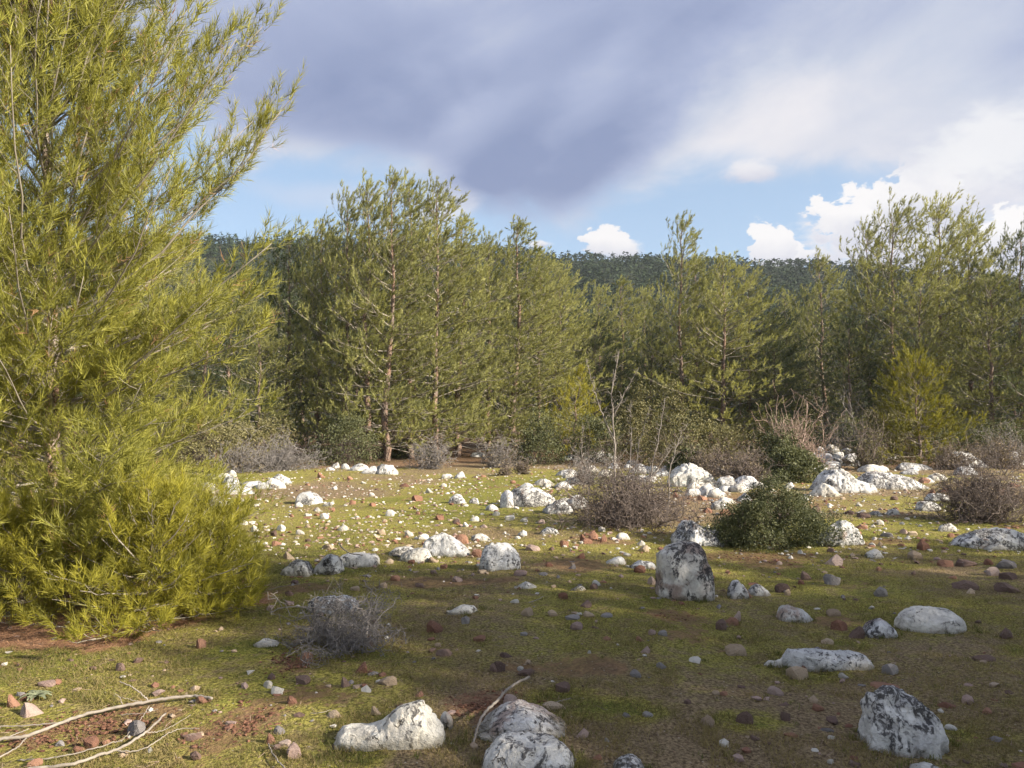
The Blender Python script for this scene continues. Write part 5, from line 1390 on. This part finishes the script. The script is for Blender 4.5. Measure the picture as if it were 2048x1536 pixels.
for k, (pts, r, sd) in enumerate([([(1228, 1045, 0), (1230, 960, 0), (1228, 860, 0), (1222, 790, 0), (1238, 702, .05)], .017, .42),
        ([(1229, 880, 0), (1205, 830, .05), (1188, 780, .05), (1172, 716, .05)], .010, .22), ([(1229, 830, 0), (1252, 780, -.05), (1278, 735, -.05)], .008, .2),
        ([(1292, 1042, -.1), (1300, 960, -.1), (1316, 880, -.05), (1330, 796, 0)], .013, .28), ([(1262, 1045, .1), (1268, 960, .1), (1280, 880, .1), (1300, 812, .1)], .009, .22),
        ([(1334, 1030, 0), (1340, 940, 0), (1356, 880, 0), (1376, 846, 0)], .010, .25), ([(1175, 1045, 0), (1178, 960, 0), (1162, 905, 0), (1168, 850, 0)], .009, .25),
        ([(1250, 1045, .2), (1262, 900, .2), (1262, 800, .2)], .008, .2), ([(1300, 960, -.1), (1340, 900, -.1), (1378, 870, -.1)], .008, .2)]):
    tall_stem(bs, pts, r, 50 + k, sd)
bare_shrub('dead grey thorny shrub, crooked and leafless, in the left foreground', 684, 1292, .50, .46, 'twig_grey', 33, 46, r0=.0065, crook=.5, up=.2, kids=6, rmin=.0016, group=None, name='dead_shrub')
bare_shrub('dark bare shrub with purplish twigs at the right edge of the meadow', 1955, 1042, 1.05, 1.0, 'twig_brown', 34, 80, r0=.009, crook=.33, up=.7, kids=6, rmin=.0028, group=None)
BS = [('brown bare shrub with fine twigs left of the scrub oak in the right distance', 1480, 0, 19.5, 1.0, 1.05, 'twig_brown', 60, 'leaf_dry', 900),
      ('reddish bare bush fanning up in front of the dark gap in the trees', 1592, 0, 24.0, 1.0, 3.0, 'twig_red', 46, 'leaf_dry', 500),
      ('tall grey bare bush just left of the bright young pine', 1690, 0, 28.5, .8, 3.1, 'twig_grey', 34, 'leaf_dry', 900),
      ('grey brown bush between the tall grey bush and the young pine', 1735, 0, 25.5, .8, 2.6, 'twig_brown', 30, 'leaf_shrub', 1500),
      ('wide heap of pale grey brushwood behind the left rock cluster', 560, 0, 25.5, 1.9, .75, 'twig_grey', 80, None, 0),
      ('pale dry brushwood at the far left behind the pine boughs', 470, 0, 24.5, 1.4, .65, 'twig_grey', 60, 'leaf_dry', 1200),
      ('dead white branched snag lying in the brushwood on the left', 612, 0, 26.0, .9, 1.1, 'twig_grey', 8, None, 0),
      ('grey twiggy bush just right of the trunks of the central pines', 868, 0, 26.0, .75, 1.25, 'twig_grey', 46, 'leaf_dry', 700),
      ('small grey bush in front of the pine left of the hollow', 1000, 0, 27.0, .8, 1.3, 'twig_grey', 40, 'leaf_dry', 700),
      ('little dry bush on the far grass below the small pointed pine', 1045, 0, 23.0, .35, .42, 'twig_brown', 26, 'leaf_dry', 400),
      ('little dry bush on the far grass beside a slightly bigger one', 1010, 0, 22.5, .3, .36, 'twig_brown', 24, 'leaf_dry', 300),
      ('thin grey bush left of the tall bare stems', 1172, 0, 20.0, .55, .9, 'twig_grey', 30, None, 0),
      ('dry bush with brown leaves behind the right side of the bare shrub', 1405, 0, 23.0, 1.0, .9, 'twig_brown', 50, 'leaf_dry', 1500),
      ('low brown dry scrub at the far right edge of the meadow', 1985, 0, 26.5, 2.0, .65, 'twig_brown', 60, 'leaf_dry', 3000),
      ('low brown dry scrub right of the bright young pine', 1900, 0, 25.5, .9, .8, 'twig_brown', 40, 'leaf_dry', 1600),
      ('bare thin bush standing in the shade under the right hand pines', 2010, 0, 29.0, 1.2, 1.8, 'twig_grey', 30, None, 0)]
for k, (lb, px, py, Y, R_, H_, mt, st, lf, nl) in enumerate(BS):
    bare_shrub(lb, px, 0, R_, H_, mt, 200 + k, st, lf, nl, .035, r0=.012 if H_ < 2 else .02, crook=.22 if H_ > 2 else .34, up=1.6 if H_ > 2 else .6, kids=4, rmin=.006, group='bare and dry bushes along the treeline', Y=Y)
LS = [('dark evergreen scrub bush left of the stone pile', 1585, 20.5, .75, 1.05, 'leaf_oak'), ('green scrub bush above the brown bare shrub at right', 1560, 24.0, 1.1, 1.5, 'leaf_oak'),
      ('dark low scrub over the stone pile', 1722, 27.6, .75, 1.0, 'leaf_oak'), ('scrub bush behind the stone pile', 1660, 29.0, 1.3, 1.2, 'leaf_oak'),
      ('rounded green bush at the treeline right of the tall bare stems', 1345, 27.0, 1.2, 2.6, 'leaf_shrub'), ('pale green bush at the treeline behind the tall bare stems', 1275, 29.0, 1.0, 3.2, 'leaf_shrub'),
      ('olive bush at the foot of the curved pine', 1440, 29.0, 1.6, 2.3, 'leaf_shrub'), ('low bush on the left of the dry brown bush', 1370, 23.5, .6, .75, 'leaf_oak'),
      ('dark bush in the shade at the foot of the small pointed pine', 1075, 28.5, 1.1, 1.9, 'leaf_oak'), 
      ('green bush at the treeline just left of the central trunks', 690, 28.5, 1.3, 1.8, 'leaf_oak'), 
      ('yellowish green bush behind the heap of brushwood', 500, 28.5, 1.6, 1.9, 'leaf_shrub'), ('olive bush behind the pine boughs at the left', 410, 27.0, 1.6, 2.2, 'leaf_shrub'),
      ('olive bush farthest left behind the pine', 250, 27.0, 2.2, 2.0, 'leaf_shrub'), ('grey green bush between the grey bare bush and the young pine', 1768, 28.5, 1.3, 2.3, 'leaf_shrub'),
      ('dark bush in the shade below the right hand pines', 1930, 31.0, 2.0, 1.6, 'leaf_oak'), ('dark bush at the right edge below the pines', 2040, 30.5, 1.8, 1.9, 'leaf_oak'),
      ('dark bush in the gap behind the reddish bare bush', 1560, 31.0, 1.6, 2.2, 'leaf_oak'), ('dark bush behind the tall grey bare bush', 1680, 30.5, 1.6, 2.0, 'leaf_oak'),
      ('dark bush in the hollow left of the tall bare stems', 1190, 31.0, 1.2, 2.1, 'leaf_oak'), ('low bush behind the central trunks', 810, 34.5, 1.2, .9, 'leaf_oak')]
for k, (lb, px, Y, R_, H_, mt) in enumerate(LS):
    leafy_shrub(lb, px, 0, R_ * .9, H_ * .85, mt, 300 + k, 6500, .042, .5, 'evergreen scrub along the treeline', Y=Y, lump=.6, freq=1.6)

# ------------------------------------------------------------------ fallen branches
def ground_stick(name, label, lines, mat='deadwood', cat='branch', group=None):
    """lines: list of (list of (px, py, lift), r0, r1); the first is the main stem, the others are side branches"""
    P3 = []
    for pts, r0, r1 in lines:
        q = []
        for px, py, lift in pts:
            d = ray(px, py); z = g1(*ground_at(px, py)[:2]) + lift
            k = (z - CAM_H) / d[2]; q.append((d[0] * k, d[1] * k, z))
        P3.append(np.array(q))
    o = P3[0][0].copy()
    t = thing(name, label, cat, tuple(o), 0, group)
    for i, (q, (_, r0, r1)) in enumerate(zip(P3, lines)):
        q = q - o
        n = len(q); u = np.linspace(0, n - 1, n * 7)
        # smooth through the points
        Q = np.stack([np.interp(u, np.arange(n), q[:, k]) for k in range(3)], 1)
        for _ in range(4): Q[1:-1] = (Q[:-2] + 2 * Q[1:-1] + Q[2:]) / 4
        rng = np.random.default_rng(i + len(label)); Q[1:-1] += rng.normal(0, .0018, (len(Q) - 2, 3))
        V, Fq, tr = tube(Q, 0.66 * np.linspace(r0, r1, len(Q)) * rng.uniform(.9, 1.1, len(Q)), 8)
        acc = Acc(); acc.add(V, Fq, 0, np.clip(.5 + .5 * fbm(V * 40, 3, 2), 0, 1)); acc.F.setdefault((3, 0), []).append(tr)
        obj('stem' if i == 0 else 'side_branch', acc.mesh('stem', [M[mat]]), t)
    return t
ground_stick('fallen_branch', 'long pale fallen branch running up to an orange stone in the lower left', [
    ([(-60, 1502, .03), (0, 1477, .03), (50, 1474, .03), (110, 1450, .03), (170, 1428, .03), (245, 1412, .03), (300, 1402, .03), (345, 1395, .03), (395, 1391, .02), (424, 1397, .02)], .014, .012),
    ([(-60, 1456, .02), (0, 1453, .02), (60, 1451, .02), (138, 1443, .02)], .006, .005), ([(-40, 1540, .01), (10, 1508, .01), (35, 1495, .02), (53, 1476, .03)], .007, .005),
    ([(0, 1482, .02), (30, 1468, .03), (58, 1458, .03)], .005, .003), ([(297, 1402, .03), (280, 1385, .09), (262, 1372, .12), (238, 1363, .13)], .007, .004),
    ([(245, 1412, .03), (240, 1395, .08), (229, 1386, .10)], .004, .002), ([(285, 1404, .03), (262, 1399, .05), (244, 1395, .06), (226, 1391, .05)], .003, .002),
    ([(240, 1430, .02), (280, 1428, .02), (300, 1424, .03), (316, 1418, .04)], .003, .002), ([(298, 1412, .03), (285, 1435, .02), (262, 1460, .02), (243, 1483, .02)], .004, .003)])
ground_stick('fallen_branch', 'curved pale fallen branch in the bottom left corner, forking to the right', [
    ([(30, 1542, .02), (75, 1536, .02), (140, 1530, .03), (200, 1510, .03), (232, 1500, .03), (262, 1485, .03), (300, 1458, .03), (331, 1427, .03)], .013, .009),
    ([(235, 1502, .03), (270, 1503, .02), (300, 1492, .02), (330, 1470, .03), (358, 1458, .03), (398, 1457, .03)], .005, .003),
    ([(295, 1466, .03), (320, 1463, .02), (345, 1452, .03), (382, 1430, .04)], .004, .002), ([(36, 1521, .01), (90, 1518, .02), (150, 1507, .02), (205, 1492, .03), (244, 1480, .03)], .006, .004)])
ground_stick('fallen_branch', 'smooth grey bent branch leaning on the sloping pinkish front boulder', [
    ([(946, 1486, .02), (952, 1466, .04), (960, 1440, .07), (975, 1418, .09), (1000, 1397, .07), (1008, 1385, .05), (1025, 1370, .04), (1058, 1354, .03)], .009, .012),
    ([(958, 1452, .05), (948, 1452, .05), (944, 1456, .04)], .004, .002), ([(1003, 1396, .06), (1004, 1380, .06)], .005, .003), ([(1036, 1410, .03), (1052, 1402, .03)], .003, .002)])
ground_stick('fallen_branch', 'thin curved grey twig at the bottom edge left of the long white rock', [([(536, 1488, .02), (543, 1503, .02), (556, 1522, .02), (575, 1542, .02)], .004, .005), ([(536, 1488, .02), (545, 1492, .04), (556, 1494, .04)], .003, .001)])
ground_stick('fallen_branch', 'pale branch poking left out of the dead thorny shrub', [([(540, 1226, .05), (560, 1216, .09), (590, 1213, .10), (625, 1216, .08), (680, 1220, .05)], .007, .009), ([(565, 1215, .09), (558, 1204, .12), (550, 1194, .13)], .004, .002)])
ground_stick('fallen_branch', 'straight stick low across the front of the dead thorny shrub', [([(572, 1314, .01), (600, 1297, .02), (628, 1280, .04), (660, 1262, .06)], .005, .006)])
ground_stick('fallen_branch', 'short forked stick lying on the shaded grey outcrop', [([(678, 1086, .26), (684, 1096, .22), (700, 1107, .18), (725, 1110, .17)], .012, .008)])
ground_stick('fallen_branch', 'thin brown twig above the dead thorny shrub', [([(536, 1180, .02), (565, 1172, .03), (600, 1168, .02)], .004, .003)], 'twig_grey')
ground_stick('fallen_branch', 'short thin stick on the shaded grass right of the narrow pale ridge', [([(1058, 1205, .02), (1070, 1201, .02), (1087, 1193, .03)], .005, .004)])
ground_stick('fallen_branch', 'pale twig across the red earth near the young pines', [([(1112, 1404, .02), (1128, 1400, .02), (1142, 1396, .03)], .004, .003)])
ground_stick('fallen_branch', 'thin twig lying between the long white rock and the two pale stones', [([(620, 1427, .01), (640, 1425, .02), (662, 1420, .01)], .003, .002)])

# a rosette of thistle leaves in the lower left
def rosette():
    x, y, z = ground_at(72, 1396)
    t = thing('thistle_plant', 'flat rosette of pale green thistle leaves beside red stones in the lower left', 'plant', (x, y, z))
    rng = np.random.default_rng(2)
    m = mat_leaf('thistle_leaf', (.15, .17, .10), (.28, .30, .19), .2, .7, 20.0)
    for k in range(11):
        a = k * 2.399 + rng.normal(0, .2); L = rng.uniform(.08, .14); n = 9
        V = []; 
        for i in range(n):
            u = i / (n - 1); w = .017 * math.sin(math.pi * min(u * .9 + .12, 1)) * (1.35 if i % 2 else .75)
            c = np.array([math.cos(a) * L * u, math.sin(a) * L * u, .012 + .055 * u - .06 * u * u]); s = np.array([-math.sin(a), math.cos(a), 0])
            V += [c - s * w + [0, 0, .006], c, c + s * w + [0, 0, .006]]
        Fq = [[i * 3 + j, i * 3 + j + 1, i * 3 + j + 4, i * 3 + j + 3] for i in range(n - 1) for j in (0, 1)]
        obj('leaf', new_mesh('leaf', np.array(V), np.array(Fq), [m], None, True, {'tint': rng.random(len(V))}), t)
rosette()

# ------------------------------------------------------------------ the air between here and the hill
def haze():
    m = bpy.data.materials.new('air'); m.use_nodes = True
    t = NT(m.node_tree); t.n.clear()
    out = t.node('ShaderNodeOutputMaterial')
    v = t.node('ShaderNodeVolumePrincipled')
    v.inputs['Color'].default_value = (0.80, 0.88, 1.0, 1); v.inputs['Density'].default_value = HAZE; v.inputs['Anisotropy'].default_value = 0.2
    t.l.new(v.outputs[0], out.inputs['Volume'])
    x0, x1, y0, y1, z0, z1 = -1400, 1400, -1400, 1400, -60, 175
    V = np.array([(x, y, z) for z in (z0, z1) for y in (y0, y1) for x in (x0, x1)])
    Fq = np.array([(0, 2, 3, 1), (4, 5, 7, 6), (0, 1, 5, 4), (2, 6, 7, 3), (0, 4, 6, 2), (1, 3, 7, 5)])
    obj('haze', new_mesh('haze', V, Fq, [m], None, False), kind='stuff', label='thin bluish haze in the air in front of the distant hill', category='haze')
HAZE = 0.00018
haze()
